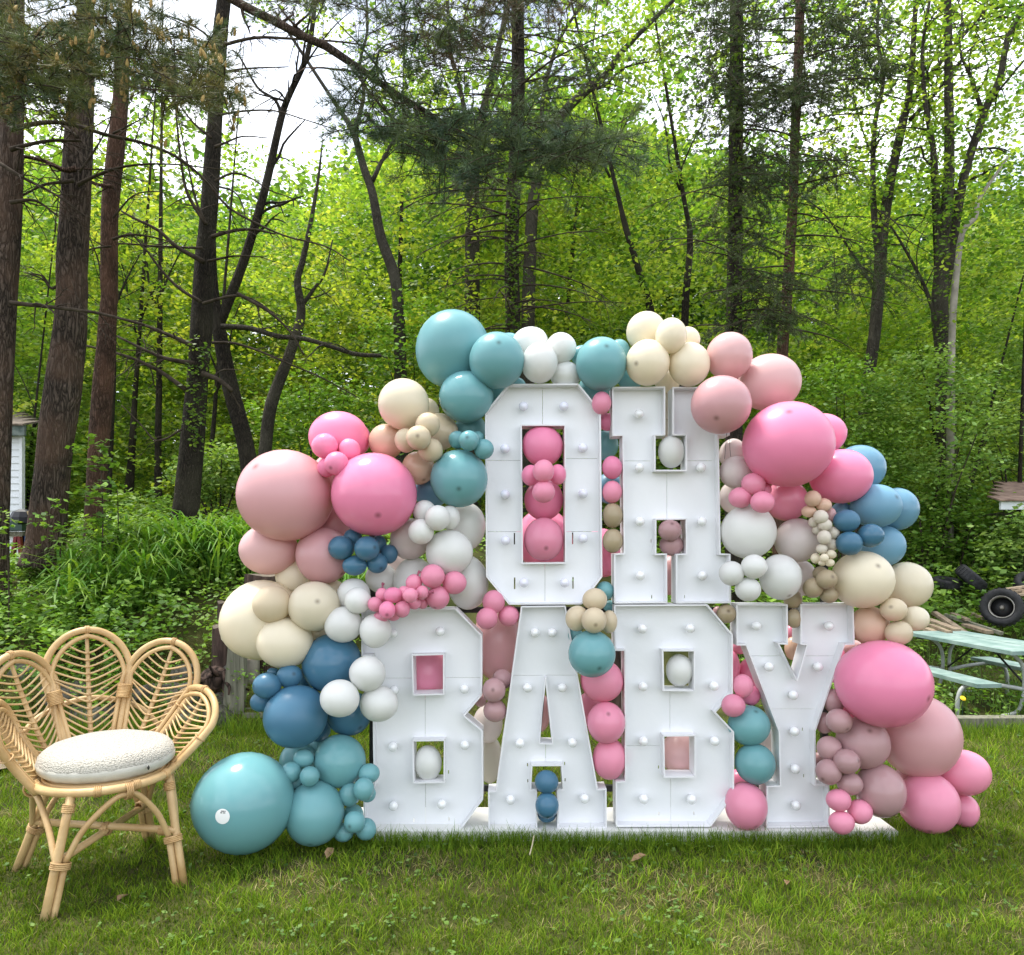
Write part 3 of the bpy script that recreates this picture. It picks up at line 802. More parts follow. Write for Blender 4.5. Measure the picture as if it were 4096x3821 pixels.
 (3,215,295,90,86,'T',.15,'-',None,GT,'a sliver left of the white group above letter O'),
 (3,662,345,68,64,'T',.13,'-',None,GT,'a sliver right of the white group above letter O'),
 (3,780,395,157,163,'T',-.02,'-',(797,322),GT,'above the gap between letters O and H'),
 (3,890,328,72,84,'T',.13,'-',None,GT,'a sliver between the aqua and cream ones above letter H'),
 (3,960,478,85,80,'T',.16,'X',None,GT,'low behind the top left of letter H'),
 (3,742,545,98,100,'T',.26,'X',None,GT,'behind the slanted upper right corner of letter O'),
 (3,255,530,60,50,'T',.26,'X',None,GT,'just above the top edge of letter O at its left'),
 (3,1058,197,122,123,'C',.08,'-',None,GT,'topmost of the cream group above letter H'),
 (3,1213,222,96,110,'C',-.05,'-',None,GT,'oval front one in the middle of the cream group above H'),
 (3,1312,243,77,76,'C',.1,'-',None,GT,'behind the upper right of the cream group above H'),
 (3,1067,388,135,142,'C',-.03,'-',(980,417),GT,'lower left of the cream group above H'),
 (3,1325,399,126,136,'C',-.02,'-',(1445,467),GT,'lower right of the cream group above H'),
 (3,1190,497,80,85,'C',.26,'X',None,GT,'under the cream group, at the slot in the top of H'),
 (3,1200,655,75,95,'I',.28,'X',None,GB,'upper one seen through the top slot of letter H'),
 (3,1200,790,75,85,'I',.28,'X',None,GB,'lower one seen through the top slot of letter H'),
 (3,1571,346,141,144,'H',.0,'-',(1557,213),GT,'at the upper right of letter H, right of the cream group'),
 (5,430,510,190,173,'H',.1,'-',None,GT,'highest right shoulder of the arch, above the huge pink one'),
 (3,1521,649,184,179,'U',-.17,'F',(1457,753),GT,'in front of the upper right corner of letter H'),
 # inside the letter O
 (3,420,905,125,126,'P',.06,'-',None,GB,'uppermost in the opening of letter O'),
 (3,345,1085,57,65,'P',-.02,'-',None,GB,'left of the four clustered in the opening of letter O'),
 (3,423,1060,67,70,'Q',-.10,'-',None,GB,'top front of the four clustered in the opening of letter O'),
 (3,512,1080,52,64,'P',-.02,'-',None,GB,'right of the four clustered in the opening of letter O'),
 (3,425,1187,70,68,'Q',-.10,'-',None,GB,'bottom of the four clustered in the opening of letter O'),
 (3,425,1238,121,126,'P',.12,'-',None,GB,'behind the cluster in the opening of letter O'),
 (3,425,1480,122,135,'Q',.04,'-',(435,1535),GB,'lowest in the opening of letter O'),
 (3,425,1480,175,190,'P',.42,'X',None,GB,'deep behind the opening of letter O'),
 # between O and H
 (3,783,638,60,72,'Q',.0,'-',None,GB,'top one between letters O and H, under the aqua'),
 (3,818,755,56,55,'P',.09,'-',None,GB,'shaded one under the top pink between O and H'),
 (3,800,900,86,92,'T',.26,'X',None,GB,'in the shade between O and H'),
 (3,848,1038,63,71,'P',.02,'-',None,GB,'upper of the pink pair between O and H'),
 (3,848,1187,60,70,'Q',.02,'-',None,GB,'lower of the pink pair between O and H'),
 (3,852,1333,62,76,'S',.02,'-',None,GB,'upper of the sand pair between O and H'),
 (3,852,1489,62,76,'S',.02,'-',None,GB,'lower of the sand pair between O and H'),
 (3,790,1565,130,150,'P',.38,'X',None,GB,'deep behind the sand pair between O and H'),
 (3,830,1165,90,95,'L',.36,'X',None,GB,'deep behind the pink pair between O and H'),
 (4,957,98,56,58,'T',.05,'-',None,GB,'small dark one at the lower right of letter O'),
 (4,985,195,38,38,'T',.08,'-',None,GB,'peeping out behind the sand cluster over letters A and B'),
 (3,1215,940,80,101,'W',.05,'-',None,GB,'in the upper box of letter H'),
 (3,1205,1425,72,67,'M',.0,'-',(1207,1385),GB,'upper one in the lower box of letter H'),
 (3,1215,1515,75,66,'M',.07,'-',None,GB,'lower one in the lower box of letter H'),
 (3,1215,1700,90,125,'U',.3,'X',None,GB,'seen through the bottom slot of letter H'),
 # right side
 (5,545,893,275,262,'P',-.10,'-',(480,725),GR,'right of letter H, biggest on the upper right'),
 (5,760,830,133,127,'P',.14,'-',None,GR,'peeping out behind the right of the huge upper right pink'),
 (5,875,1091,183,168,'P',.0,'-',(1050,1095),GR,'between the huge upper right pink and the light blue ones'),
 (5,985,1040,155,142,'L',.17,'-',None,GR,'topmost of the blue group at the right'),
 (5,1088,1275,151,135,'L',.02,'-',(1163,1225),GR,'front one of the big blue group at the right'),
 (5,1213,1294,130,132,'L',.12,'-',None,GR,'rightmost of the blue group'),
 (5,1128,1522,135,127,'L',.1,'-',None,GR,'lowest of the blue group, above the cream ones'),
 (5,907,1366,80,70,'B',-.11,'-',None,GR,'top left of the dark trio before the light blue group'),
 (5,1055,1456,80,72,'B',-.11,'-',None,GR,'right of the dark trio before the light blue group'),
 (5,922,1505,79,73,'B',-.13,'-',None,GR,'bottom of the dark trio before the light blue group'),
 (5,875,1300,60,50,'L',.1,'-',None,GR,'a sliver above the dark blue trio'),
 (5,205,955,86,93,'E',.12,'-',None,GR,'top of the stack right beside letter H'),
 (5,225,1066,103,100,'E',.04,'-',None,GR,'middle of the stack right beside letter H'),
 (5,210,1222,90,102,'E',.16,'-',None,GR,'lowest of the stack right beside letter H'),
 (5,330,1137,74,68,'Q',-.1,'-',None,GR,'top of the pink trio under the huge upper right pink'),
 (5,247,1222,70,64,'Q',-.08,'-',None,GR,'left of the pink trio under the huge upper right pink'),
 (5,387,1250,73,68,'Q',-.15,'-',None,GR,'right front of the pink trio under the huge upper right pink'),
 (5,400,1172,42,45,'P',-.03,'-',None,GR,'hidden behind the pink trio under the huge upper right pink'),
 (5,535,1240,128,128,'Q',.09,'-',None,GR,'below the huge upper right pink one, above the white'),
 (5,298,1435,169,165,'W',.0,'-',None,GR,'largest white one right of letter H'),
 (5,600,1487,135,137,'E',.04,'-',None,GR,'right of the largest white one at letter H'),
 (5,498,1715,127,140,'W',-.06,'-',(525,1825),GR,'above letter Y, right of the small white trio'),
 (5,195,1690,77,75,'W',-.13,'F',None,GR,'left of the small white trio over the foot of letter H'),
 (5,333,1649,78,76,'W',-.15,'-',None,GR,'top of the small white trio over the foot of letter H'),
 (5,297,1790,78,75,'W',-.13,'-',None,GR,'bottom of the small white trio over the foot of letter H'),
 (5,632,1720,85,110,'E',.14,'-',None,GR,'behind, left of the sand cluster on top of letter Y'),
 (5,698,1230,50,50,'K',-.10,'-',None,GW,'topmost of the string of tiny pale ones by the blues'),
 (5,765,1268,47,43,'K',-.10,'-',None,GW,'second from the top of the tiny pale string, right'),
 (5,672,1308,45,37,'K',-.07,'-',None,GW,'second from the top of the tiny pale string, left'),
 (5,747,1342,45,43,'I',-.13,'-',None,GW,'third row of the tiny pale string, middle'),
 (5,808,1328,33,45,'H',-.05,'-',None,GW,'third row of the tiny pale string, touching the dark blue'),
 (5,703,1374,33,33,'I',-.08,'-',None,GW,'third row of the tiny pale string, left'),
 (5,773,1392,43,37,'I',-.13,'-',None,GW,'fourth row of the tiny pale string, middle'),
 (5,727,1422,32,32,'I',-.08,'-',None,GW,'fourth row of the tiny pale string, left'),
 (5,768,1468,42,44,'I',-.14,'-',None,GW,'fifth row of the tiny pale string, middle'),
 (5,823,1441,37,39,'I',-.10,'-',None,GW,'fifth row of the tiny pale string, right'),
 (5,815,1516,38,38,'I',-.10,'-',None,GW,'sixth row of the tiny pale string, right'),
 (5,752,1540,34,32,'I',-.12,'-',None,GW,'sixth row of the tiny pale string, left'),
 (5,810,1573,32,28,'C',-.13,'-',None,GW,'seventh row of the tiny pale string, right'),
 (5,769,1595,26,27,'C',-.16,'-',None,GW,'smallest, at the front near the end of the pale string'),
 (5,715,1598,30,33,'C',-.10,'-',None,GW,'seventh row of the tiny pale string, left'),
 (5,803,1625,29,24,'C',-.12,'-',None,GW,'last of the tiny pale string, right'),
 (5,756,1626,25,20,'C',-.11,'-',None,GW,'last of the tiny pale string, left'),
 (5,783,1728,63,61,'S',-.12,'-',(797,1710),GR,'front one of the sand cluster standing on letter Y'),
 (5,698,1782,60,61,'S',-.08,'-',None,GR,'left of the sand cluster standing on letter Y'),
 (5,797,1825,56,48,'S',-.06,'-',None,GR,'bottom of the sand cluster standing on letter Y'),
 (5,745,1692,47,45,'S',-.02,'-',None,GR,'hindmost of the sand cluster standing on letter Y'),
 (6,575,150,56,58,'S',.03,'-',None,GR,'beside the white one, above the notch of letter Y'),
 (5,1005,1729,185,177,'C',-.05,'-',(1028,1640),GR,'right above letter Y, front of the cream pair'),
 (5,1280,1764,147,141,'C',.08,'-',None,GR,'rightmost and rear of the cream pair'),
 (6,1197,215,80,72,'A',-.1,'-',(1152,193),GR,'top left of the trio under the cream pair'),
 (6,1333,270,80,76,'C',-.05,'-',None,GR,'right of the trio under the cream pair'),
 (6,1228,360,82,75,'A',-.09,'-',None,GR,'bottom of the trio under the cream pair'),
 (6,1050,312,116,118,'K',.02,'-',None,GR,'between letter Y and the sand trio at the right'),
 (6,1135,672,279,267,'P',-.12,'-',(1297,722),GR,'beside letter Y, biggest on the lower right'),
 (6,1350,990,242,248,'U',.06,'-',None,GR,'under the huge pink one beside letter Y'),
 (6,1007,1038,157,158,'M',-.04,'-',(993,935),GR,'upper of the big mauve pair right of letter Y'),
 (6,1115,1334,148,161,'M',-.07,'-',(1163,1458),GR,'lower of the big mauve pair right of letter Y'),
 (6,827,780,64,75,'M',.02,'-',None,GR,'top of the mauve string along the stem of Y'),
 (6,860,905,78,76,'M',-.11,'-',(883,940),GR,'second front one of the mauve string along Y'),
 (6,768,915,52,66,'M',.05,'-',None,GR,'second rear one of the mauve string, touching Y'),
 (6,800,1070,75,72,'M',-.06,'-',None,GR,'middle of the mauve string along the stem of Y'),
 (6,908,1153,79,77,'M',-.14,'-',(955,1132),GR,'foremost of the mauve string along the stem of Y'),
 (6,795,1218,77,79,'M',-.12,'-',(740,1250),GR,'lower left of the mauve string, touching Y'),
 (6,925,1290,77,70,'M',-.11,'-',None,GR,'lowest of the mauve string along the stem of Y'),
 (6,738,1150,40,55,'M',.1,'-',None,GR,'hidden behind the mauve string beside Y'),
 (6,910,835,55,62,'P',.08,'-',None,GR,'a sliver between the mauve string and the huge pink'),
 (6,857,1393,74,68,'Q',-.14,'-',None,GR,'top of the pink trio at the foot of Y'),
 (6,987,1464,72,74,'Q',-.12,'-',None,GR,'right of the pink trio at the foot of Y'),
 (6,875,1530,78,68,'Q',-.16,'-',None,GR,'bottom of the pink trio, on the grass at Y'),
 (6,1412,1410,177,181,'Q',-.02,'-',(1360,1545),GR,'front one of the pink group on the grass, far right'),
 (6,1627,1222,158,138,'Q',.08,'-',None,GR,'upper rightmost of the pink group on the grass'),
 (6,1625,1452,92,100,'Q',.14,'-',None,GR,'lower rightmost of the pink group on the grass'),
 (6,1275,1265,80,70,'U',.15,'-',None,GR,'a sliver between the lower mauve and the pink group'),
 # between the lower letters
 (6,163,240,59,60,'S',.02,'-',(160,220),GB,'at the top between the right letter B and Y'),
 (6,108,232,30,38,'M',.2,'X',None,GB,'dark sliver at the top corner of the right letter B'),
 (6,580,268,45,60,'S',.02,'-',None,GB,'in the notch between the arms of Y'),
 (6,572,455,48,72,'K',.27,'X',None,GB,'behind the V of letter Y'),
 (6,560,370,40,60,'Q',.36,'X',None,GB,'deep behind the V of letter Y'),
 (6,265,685,62,71,'Q',.0,'-',None,GB,'upper front one between the right B and Y'),
 (6,205,808,71,71,'Q',-.02,'-',None,GB,'lower left one at the waist of the right B'),
 (6,312,745,60,62,'P',.08,'-',None,GB,'rear one of three between the right B and Y'),
 (6,303,930,128,122,'T',.03,'-',(325,830),GB,'upper of the aqua pair between the right B and Y'),
 (6,340,1165,123,121,'T',.02,'-',None,GB,'lower of the aqua pair between the right B and Y'),
 (6,285,1429,128,142,'Q',-.0,'-',(317,1525),GB,'on the platform between the right B and Y'),
 (6,185,570,60,110,'P',.3,'X',None,GB,'deep behind the right edge of the right B'),
 (6,305,640,75,125,'P',.32,'X',None,GB,'deep behind the left diagonal of Y'),
 (6,245,440,55,50,'Q',.3,'X',None,GB,'deep behind, below the left serif of Y'),
 (6,870,570,65,130,'P',.3,'X',None,GB,'deep behind the right diagonal of Y'),
 (6,945,450,60,50,'H',.24,'X',None,GB,'below the right serif of Y'),
 (6,405,1020,60,80,'E',.3,'X',None,GB,'deep behind the aqua pair beside the stem of Y'),
 (6,250,1270,80,70,'P',.3,'X',None,GB,'deep behind, under the lower aqua of the pair'),
 (4,290,420,150,235,'U',.32,'X',None,GB,'tall one in the shade between the left B and A'),
 (4,270,168,70,72,'Q',.0,'-',None,GB,'top of the trio between the left B and A'),
 (4,228,270,67,67,'Q',-.01,'-',None,GB,'lower left of the trio between the left B and A'),
 (4,363,254,66,64,'Q',.02,'-',None,GB,'lower right of the trio between the left B and A'),
 (4,272,713,72,76,'M',.0,'-',(267,698),GB,'upper of the mauve pair between the left B and A'),
 (4,325,645,62,62,'M',.10,'-',None,GB,'behind the mauve pair between the left B and A'),
 (4,277,838,71,70,'M',.02,'-',None,GB,'lower of the mauve pair between the left B and A'),
 (4,185,770,40,45,'M',.2,'X',None,GB,'dark sliver at the waist of the left B'),
 (4,235,920,90,118,'E',.3,'X',None,GB,'in the waist between the left B and A'),
 (4,250,1140,75,145,'I',.33,'X',None,GB,'hanging low between the left B and A'),
 (4,895,153,77,69,'A',-.10,'F',None,GB,'top of the four over the gap between A and B'),
 (4,785,270,72,79,'A',-.09,'F',None,GB,'left of the four over the gap between A and B'),
 (4,890,281,78,80,'A',-.18,'F',(893,302),GB,'foremost of the four over the gap between A and B'),
 (4,985,290,50,72,'A',-.08,'F',None,GB,'right of the four over the gap between A and B'),
 (4,877,488,146,145,'T',-.13,'F',(910,558),GB,'big front one between A and the right B'),
 (4,775,372,45,50,'T',.05,'-',None,GB,'a sliver left above the big aqua between A and B'),
 (4,940,655,132,130,'Q',.04,'-',None,GB,'under the big aqua one between A and B'),
 (4,965,913,118,129,'Q',.0,'-',(967,838),GB,'middle one of the pink column between A and B'),
 (4,985,1138,103,126,'Q',.03,'-',None,GB,'lowest of the pink column between A and B'),
 (4,865,830,85,105,'Q',.3,'X',None,GB,'rear one beside the pink column, behind A'),
 (4,597,1280,73,70,'B',-.02,'-',None,GB,'upper of the pair between the feet of A'),
 (4,600,1426,73,78,'B',-.04,'-',(605,1478),GB,'lower front one between the feet of A'),
 (4,600,1470,60,58,'B',.06,'-',None,GB,'behind the lower one between the feet of A'),
 (4,1417,590,81,100,'W',.06,'-',None,GB,'in the upper box of the right letter B'),
 (4,1415,1105,115,125,'H',.2,'X',None,GB,'in the lower box of the right letter B'),
 (4,560,850,60,120,'U',.3,'X',None,GB,'behind the triangular opening of A'),
 (2,1565,765,135,160,'Q',.2,'X',None,GB,'filling the upper box of the left letter B'),
 (2,1565,1317,85,106,'W',.06,'-',None,GB,'in the lower box of the left letter B'),
]
KNOTS = {(2, 1477, 203): (1503, 150), (2, 1280, 277): (1283, 232), (2, 1528, 265): (1573, 262)}

# settle the depths: balloons that overlap in view are moved apart along the line of sight until they only touch
nb = len(BAL)
bs = np.array([src(b[0], b[1], b[2]) for b in BAL]); br = np.array([(b[3] * CROPS[b[0]][2], b[4] * CROPS[b[0]][2]) for b in BAL])
tgt = np.array([LD + b[6] for b in BAL]); yy = tgt.copy()
rm = br.min(1)                                     # depth half-size follows the smaller one
ymax = np.where(bs[:, 1] + br[:, 1] > PY + 200, EYE * FOC / np.maximum(bs[:, 1] + br[:, 1] - PY, 1), 99)
place = np.array([b[7] for b in BAL])
for it in range(160):
    rd = rm / FOC * yy
    dx = (bs[:, None, 0] - bs[None, :, 0]) / ((br[:, None, 0] + br[None, :, 0])); dz = (bs[:, None, 1] - bs[None, :, 1]) / ((br[:, None, 1] + br[None, :, 1]))
    q = 1 - dx ** 2 - dz ** 2
    need = np.sqrt(np.clip(q, 0, 1)) * (rd[:, None] + rd[None, :]) * 0.80
    dy = yy[:, None] - yy[None, :]; sg = np.sign(tgt[:, None] - tgt[None, :] + 1e-6 * (np.arange(nb)[:, None] - np.arange(nb)[None, :]))
    over = np.clip(need - dy * sg, 0, None); np.fill_diagonal(over, 0)
    push = (over * sg).sum(1) * 0.12
    yy = yy + push + (tgt - yy) * 0.03
    rd = rm / FOC * yy
    yy = np.where(place == 'F', np.minimum(yy, LD - rd * 0.97 + 0.004), yy)
    yy = np.where(place == 'X', np.maximum(yy, LD + DEPTH + rd * 0.97), yy)
    yy = np.minimum(yy, ymax)

lat_c = np.array([0, .035, .07, .11, .16, .23, .32, .44, .58, .74, .92, 1.1, 1.3, 1.5, 1.7, 1.9, 2.1, 2.3, 2.5, 2.7, 2.86, 2.98, 3.06])
def balloon(i):
    b = BAL[i]; key = b[5]
    c = at(bs[i, 0], bs[i, 1], yy[i]); k = yy[i] / FOC
    rx, rz = br[i] * k; rd = rm[i] * k
    r = (rx + rz) / 2
    px = (b[3] + b[4]) / 2
    # crown direction
    if b[8]:
        mx, my = src(b[0], *b[8]); d = Vector(((mx - bs[i, 0]) / br[i, 0], 0, -(my - bs[i, 1]) / br[i, 1]))
        l = min(d.length, 0.96); d = d.normalized() * l if d.length > 0 else d; d.y = -math.sqrt(max(0, 1 - l * l))
    else:
        a = random.uniform(0, 2 * math.pi); d = Vector((math.cos(a), 0.35, math.sin(a))).normalized()
    q = d.normalized().to_track_quat('Z', 'Y').to_matrix()
    seg = 40 if px > 130 else (30 if px > 60 else 22)
    lats = lat_c if px > 60 else lat_c[::1]
    mark = min(0.30, 0.012 / r + 0.05)            # angular size of the thick crown spot
    V = []; cr = []
    for t in lats:
        # a little pear-shaped towards the knot, flattened at the crown
        rad = math.sin(t); z = math.cos(t)
        if z < 0: z *= 1.0 + 0.05 * z * z
        for s in range(seg):
            a = 2 * math.pi * s / seg; V.append((rad * math.cos(a), rad * math.sin(a), z)); cr.append(min(t / mark, 1.0))
    V.append((0.02, 0, -1.07)); cr.append(1.0)
    n = len(lats); F = []
    for j in range(n - 1):
        for s in range(seg):
            s2 = (s + 1) % seg; F.append((j * seg + s, (j + 1) * seg + s, (j + 1) * seg + s2, j * seg + s2))
    for s in range(seg): F.append(((n - 1) * seg + s, n * seg, (n - 1) * seg + (s + 1) % seg))
    P = np.array(V) @ np.array(q).T
    P = P * np.array([rx, rd, rz])
    me = mesh_from('balloon', P, F)
    at_ = me.attributes.new('crown', 'FLOAT', 'POINT'); at_.data.foreach_set('value', np.array(cr, dtype=np.float32))
    me.materials.append(BM[key])
    me.polygons.foreach_set('use_smooth', np.ones(len(me.polygons), dtype=bool))
    size = 'huge' if px > 225 else 'large' if px > 138 else 'medium' if px > 92 else 'small' if px > 54 else 'tiny'
    o = bpy.data.objects.new('balloon', me); COL.objects.link(o); o.location = c
    tag(o, '%s %s balloon %s' % (size, PAL[key][1], b[10]), 'balloon', b[9])
    kk = KNOTS.get((b[0], b[1], b[2]))
    if kk:
        kx, ky = src(b[0], *kk); p = at(kx, ky, yy[i] - rd * 0.3) - c; e = Vector((p.x, p.y, p.z)).normalized()
        s0 = Vector((e.x * rx, e.y * rd, e.z * rz)) * 0.97
        v, f = tube_data([s0, s0 + e * 0.006, s0 + e * 0.011, s0 + e * 0.019, s0 + e * 0.026 + Vector((0.003, 0, 0.002))], [0.0035, 0.0065, 0.004, 0.0075, 0.0095], 10, 2)
        km = mesh_from('knot', v, f); km.materials.append(BM['P']); ko = bpy.data.objects.new('knot', km); COL.objects.link(ko); ko.parent = o
    return o
BALS = [balloon(i) for i in range(nb)]

# round paper sticker on the huge aqua balloon, two lines of blurred print
big = next(i for i in range(nb) if BAL[i][10].startswith('with a round sticker'))
c = at(bs[big, 0], bs[big, 1], yy[big]); k = yy[big] / FOC; rx, rz = br[big] * k; rd = rm[big] * k
sx, sy = src(2, 407, 1542)
def on_balloon(px_, py_, lift=1.004):
    u, w = (px_ - bs[big, 0]) / br[big, 0], -(py_ - bs[big, 1]) / br[big, 1]
    return Vector((c.x + u * rx * lift, c.y - math.sqrt(max(0, 1 - u * u - w * w)) * rd * lift, c.z + w * rz * lift))
vs, fs, seg = [on_balloon(sx, sy)], [], 28
for ring in (0.5, 1.0):
    for s in range(seg):
        a = 2 * math.pi * s / seg; vs.append(on_balloon(sx + math.cos(a) * 28 * ring, sy + math.sin(a) * 28 * ring))
for s in range(seg):
    s2 = (s + 1) % seg; fs += [(0, 1 + s, 1 + s2), (1 + s, 1 + seg + s, 1 + seg + s2, 1 + s2)]
m_paper = surf('sticker_paper', (0.82, 0.83, 0.82), None, rough=0.4); m_ink = surf('sticker_ink', (0.02, 0.025, 0.03), None, rough=0.5)
st = mesh_from('sticker', [v - c for v in vs], fs); st.materials.append(m_paper)
so = bpy.data.objects.new('sticker', st); COL.objects.link(so); so.parent = BALS[big]; so['label'] = 'round white paper sticker'
pr = MB()
for row, words in ((-19.5, [(-8, 7), (8.5, 11)]), (-13.5, [(-10, -2), (0.5, 10)])):
    for w0, w1 in words:
        pr.add([on_balloon(sx + xx + 1.5, sy + row + yy_, 1.0065) - c for xx, yy_ in ((w0, -1.6), (w1, -1.6), (w1, 1.6), (w0, 1.6))], [(0, 1, 2, 3)])
me = mesh_from('print', pr.v, pr.f); me.materials.append(m_ink); po = bpy.data.objects.new('print', me); COL.objects.link(po); po.parent = so

# ------------------------------------------------------------------ rattan chair
m_rattan = surf('rattan_cane', (0.44, 0.275, 0.115), (0.63, 0.445, 0.225), rough=0.42, scale=5, stretch=(1, 1, 1), bump=0.12, bump_scale=45, spec=0.4, detail=6, obj_random=0.08)
m_wrap = surf('rattan_binding', (0.36, 0.21, 0.085), (0.56, 0.37, 0.17), rough=0.5, scale=26, bump=0.1, obj_random=0.1)
CO = Vector((-1.975, 3.60, 0.0)); CU = Vector((.8, .6, 0)); CV = Vector((-.6, .8, 0))     # chair centre, its right, its back
def ch(u, v, z): return CO + CU * u + CV * v + Vector((0, 0, z))
chair = empty('rattan_chair', CO, 'pale rattan armchair with five leaf shaped back petals on the lawn', 'chair')

def wrap(p, axis, r, n, name='binding', parent=None, pitch=0.0075, rw=0.0042):
    b = MB(); axis = axis.normalized(); a1 = axis.orthogonal().normalized(); a2 = axis.cross(a1)
    for k in range(n):
        c = p + axis * (k - (n - 1) / 2) * pitch
        pts = [c + (a1 * math.cos(2 * math.pi * s / 12) + a2 * math.sin(2 * math.pi * s / 12)) * (r + random.uniform(0, .0012)) for s in range(12)]
        v, f = tube_data(pts, [rw] * 12, 6, 1, False, True); b.add(v, f)
    return b.build(name, m_wrap, parent or chair, True)

SEAT_Z = 0.505
def ring_pt(a, z=SEAT_Z, s=1.0): return ch(0.02 + 0.295 * s * math.sin(a), -0.015 - 0.292 * s * math.cos(a), z)   # a = 0 at the front
ring_pts = [ring_pt(2 * math.pi * k / 40) for k in range(40)]
v, f = tube_data(ring_pts, [0.020] * 40, 10, 1, False, True); b = MB(); b.add(v, f); seat = b.build('seat_ring', m_rattan, chair, True)
for s, zz, nm in ((0.93, 0.512, 'inner_ring'), (0.87, 0.516, 'inner_ring'), (0.80, 0.518, 'inner_ring')):
    v, f = tube_data([ring_pt(2 * math.pi * k / 36, zz, s) for k in range(36)], [0.009] * 36, 8, 1, False, True); b = MB(); b.add(v, f); b.build(nm, m_rattan, seat, True)
for k in range(9):                                            # slats of the seat under the cushion
    u = -0.22 + k * 0.06; l = 0.24 * math.sqrt(max(0.1, 1 - ((u - .02) / .30) ** 2))
    b = MB(); b.tube([ch(u, -0.015 - l, .508), ch(u, -0.015 + l, .508)], 0.009, 7, 1); b.build('seat_slat', m_rattan, seat, True)
for a in (-0.25, 0.28, 0.85): wrap(ring_pt(a), ring_pt(a + .02) - ring_pt(a - .02), 0.021, 4, parent=seat)

# legs: a pair of canes each, splayed
feet = {'fl': (-.262, -.333), 'fr': (.300, -.333), 'bl': (-.325, .335), 'br': (.300, .335)}
tops = {'fl': ring_pt(-0.62), 'fr': ring_pt(0.95), 'bl': ring_pt(-2.45), 'br': ring_pt(2.45)}
for kx, (fu, fv) in feet.items():
    ft = ch(fu, fv, -0.01); tp = tops[kx] - Vector((0, 0, 0.012))
    b = MB(); b.tube([tp, tp.lerp(ft, .5), ft], [0.0185, 0.019, 0.0185], 12, 2); leg = b.build('leg', m_rattan, chair, True)
    ax = ft - tp; inner = (CU * (-1 if fu > 0 else 1) * 0.034)
    mid = tp.lerp(ft, 0.56)
    # companion cane follows the lower leg
    b = MB(); b.tube([mid + inner * 0.98, tp.lerp(ft, .78) + inner * 0.98, ft + inner * 0.95], 0.0150, 10, 2); b.build('companion_cane', m_rattan, leg, True)
    wrap(tp.lerp(ft, .10), ax, 0.0225, 5, parent=leg)
    wrap(tp.lerp(ft, .56) + inner * 0.5, ax, 0.038, 4, parent=leg)
# arches between neighbouring legs
def arch(k1, k2, amid, name='arch'):
    t1, f1, t2, f2 = tops[k1], ch(*feet[k1], 0), tops[k2], ch(*feet[k2], 0)
    i1 = (CU * (-1 if feet[k1][0] > 0 else 1) * 0.034); i2 = (CU * (-1 if feet[k2][0] > 0 else 1) * 0.034)
    if feet[k1][0] * feet[k2][0] > 0: i1 = i2 = CV * 0.0
    p1, p2 = t1.lerp(f1, .56) + i1, t2.lerp(f2, .56) + i2
    top = ring_pt(amid) - Vector((0, 0, 0.034))
    q1 = p1.lerp(top, .30) + Vector((0, 0, .055)); q2 = p2.lerp(top, .30) + Vector((0, 0, .055))
    r1 = p1.lerp(top, .76) + Vector((0, 0, .045)); r2 = p2.lerp(top, .76) + Vector((0, 0, .045))
    b = MB(); b.tube([p1, q1, r1, top, r2, q2, p2], 0.0138, 10, 5); a = b.build(name, m_rattan, chair, True)
    wrap(top + Vector((0, 0, 0.016)), ring_pt(amid + .02) - ring_pt(amid - .02), 0.036, 4, parent=a)
arch('fl', 'fr', 0.16); arch('bl', 'br', math.pi); arch('fr', 'br', 1.7); arch('fl', 'bl', -1.6)
# crossed stretchers
def st_pt(k): t, f_ = tops[k], ch(*feet[k], 0); return t.lerp(f_, .55)
s1 = [st_pt('fl'), st_pt('br')]; s2 = [st_pt('fr'), st_pt('bl')]
b = MB(); b.tube([s1[0], s1[1]], 0.0165, 10, 1); x1 = b.build('stretcher', m_rattan, chair, True)
b = MB(); b.tube([s2[0] + Vector((0, 0, .02)), s2[1] + Vector((0, 0, .02))], 0.0175, 10, 1); x2 = b.build('stretcher', m_rattan, chair, True)
cx = (s1[0] + s1[1]) / 2 + Vector((0, 0, .008)); wrap(cx, s2[1] - s2[0], 0.028, 4, parent=x2); wrap(cx, s1[1] - s1[0], 0.028, 3, parent=x1)
for e, d in ((s2[0], s2[1] - s2[0]), (s2[1], s2[0] - s2[1]), (s1[1], s1[0] - s1[1])): wrap(e + d * .09 + Vector((0, 0, .015)), d, 0.0185, 5, parent=x2)

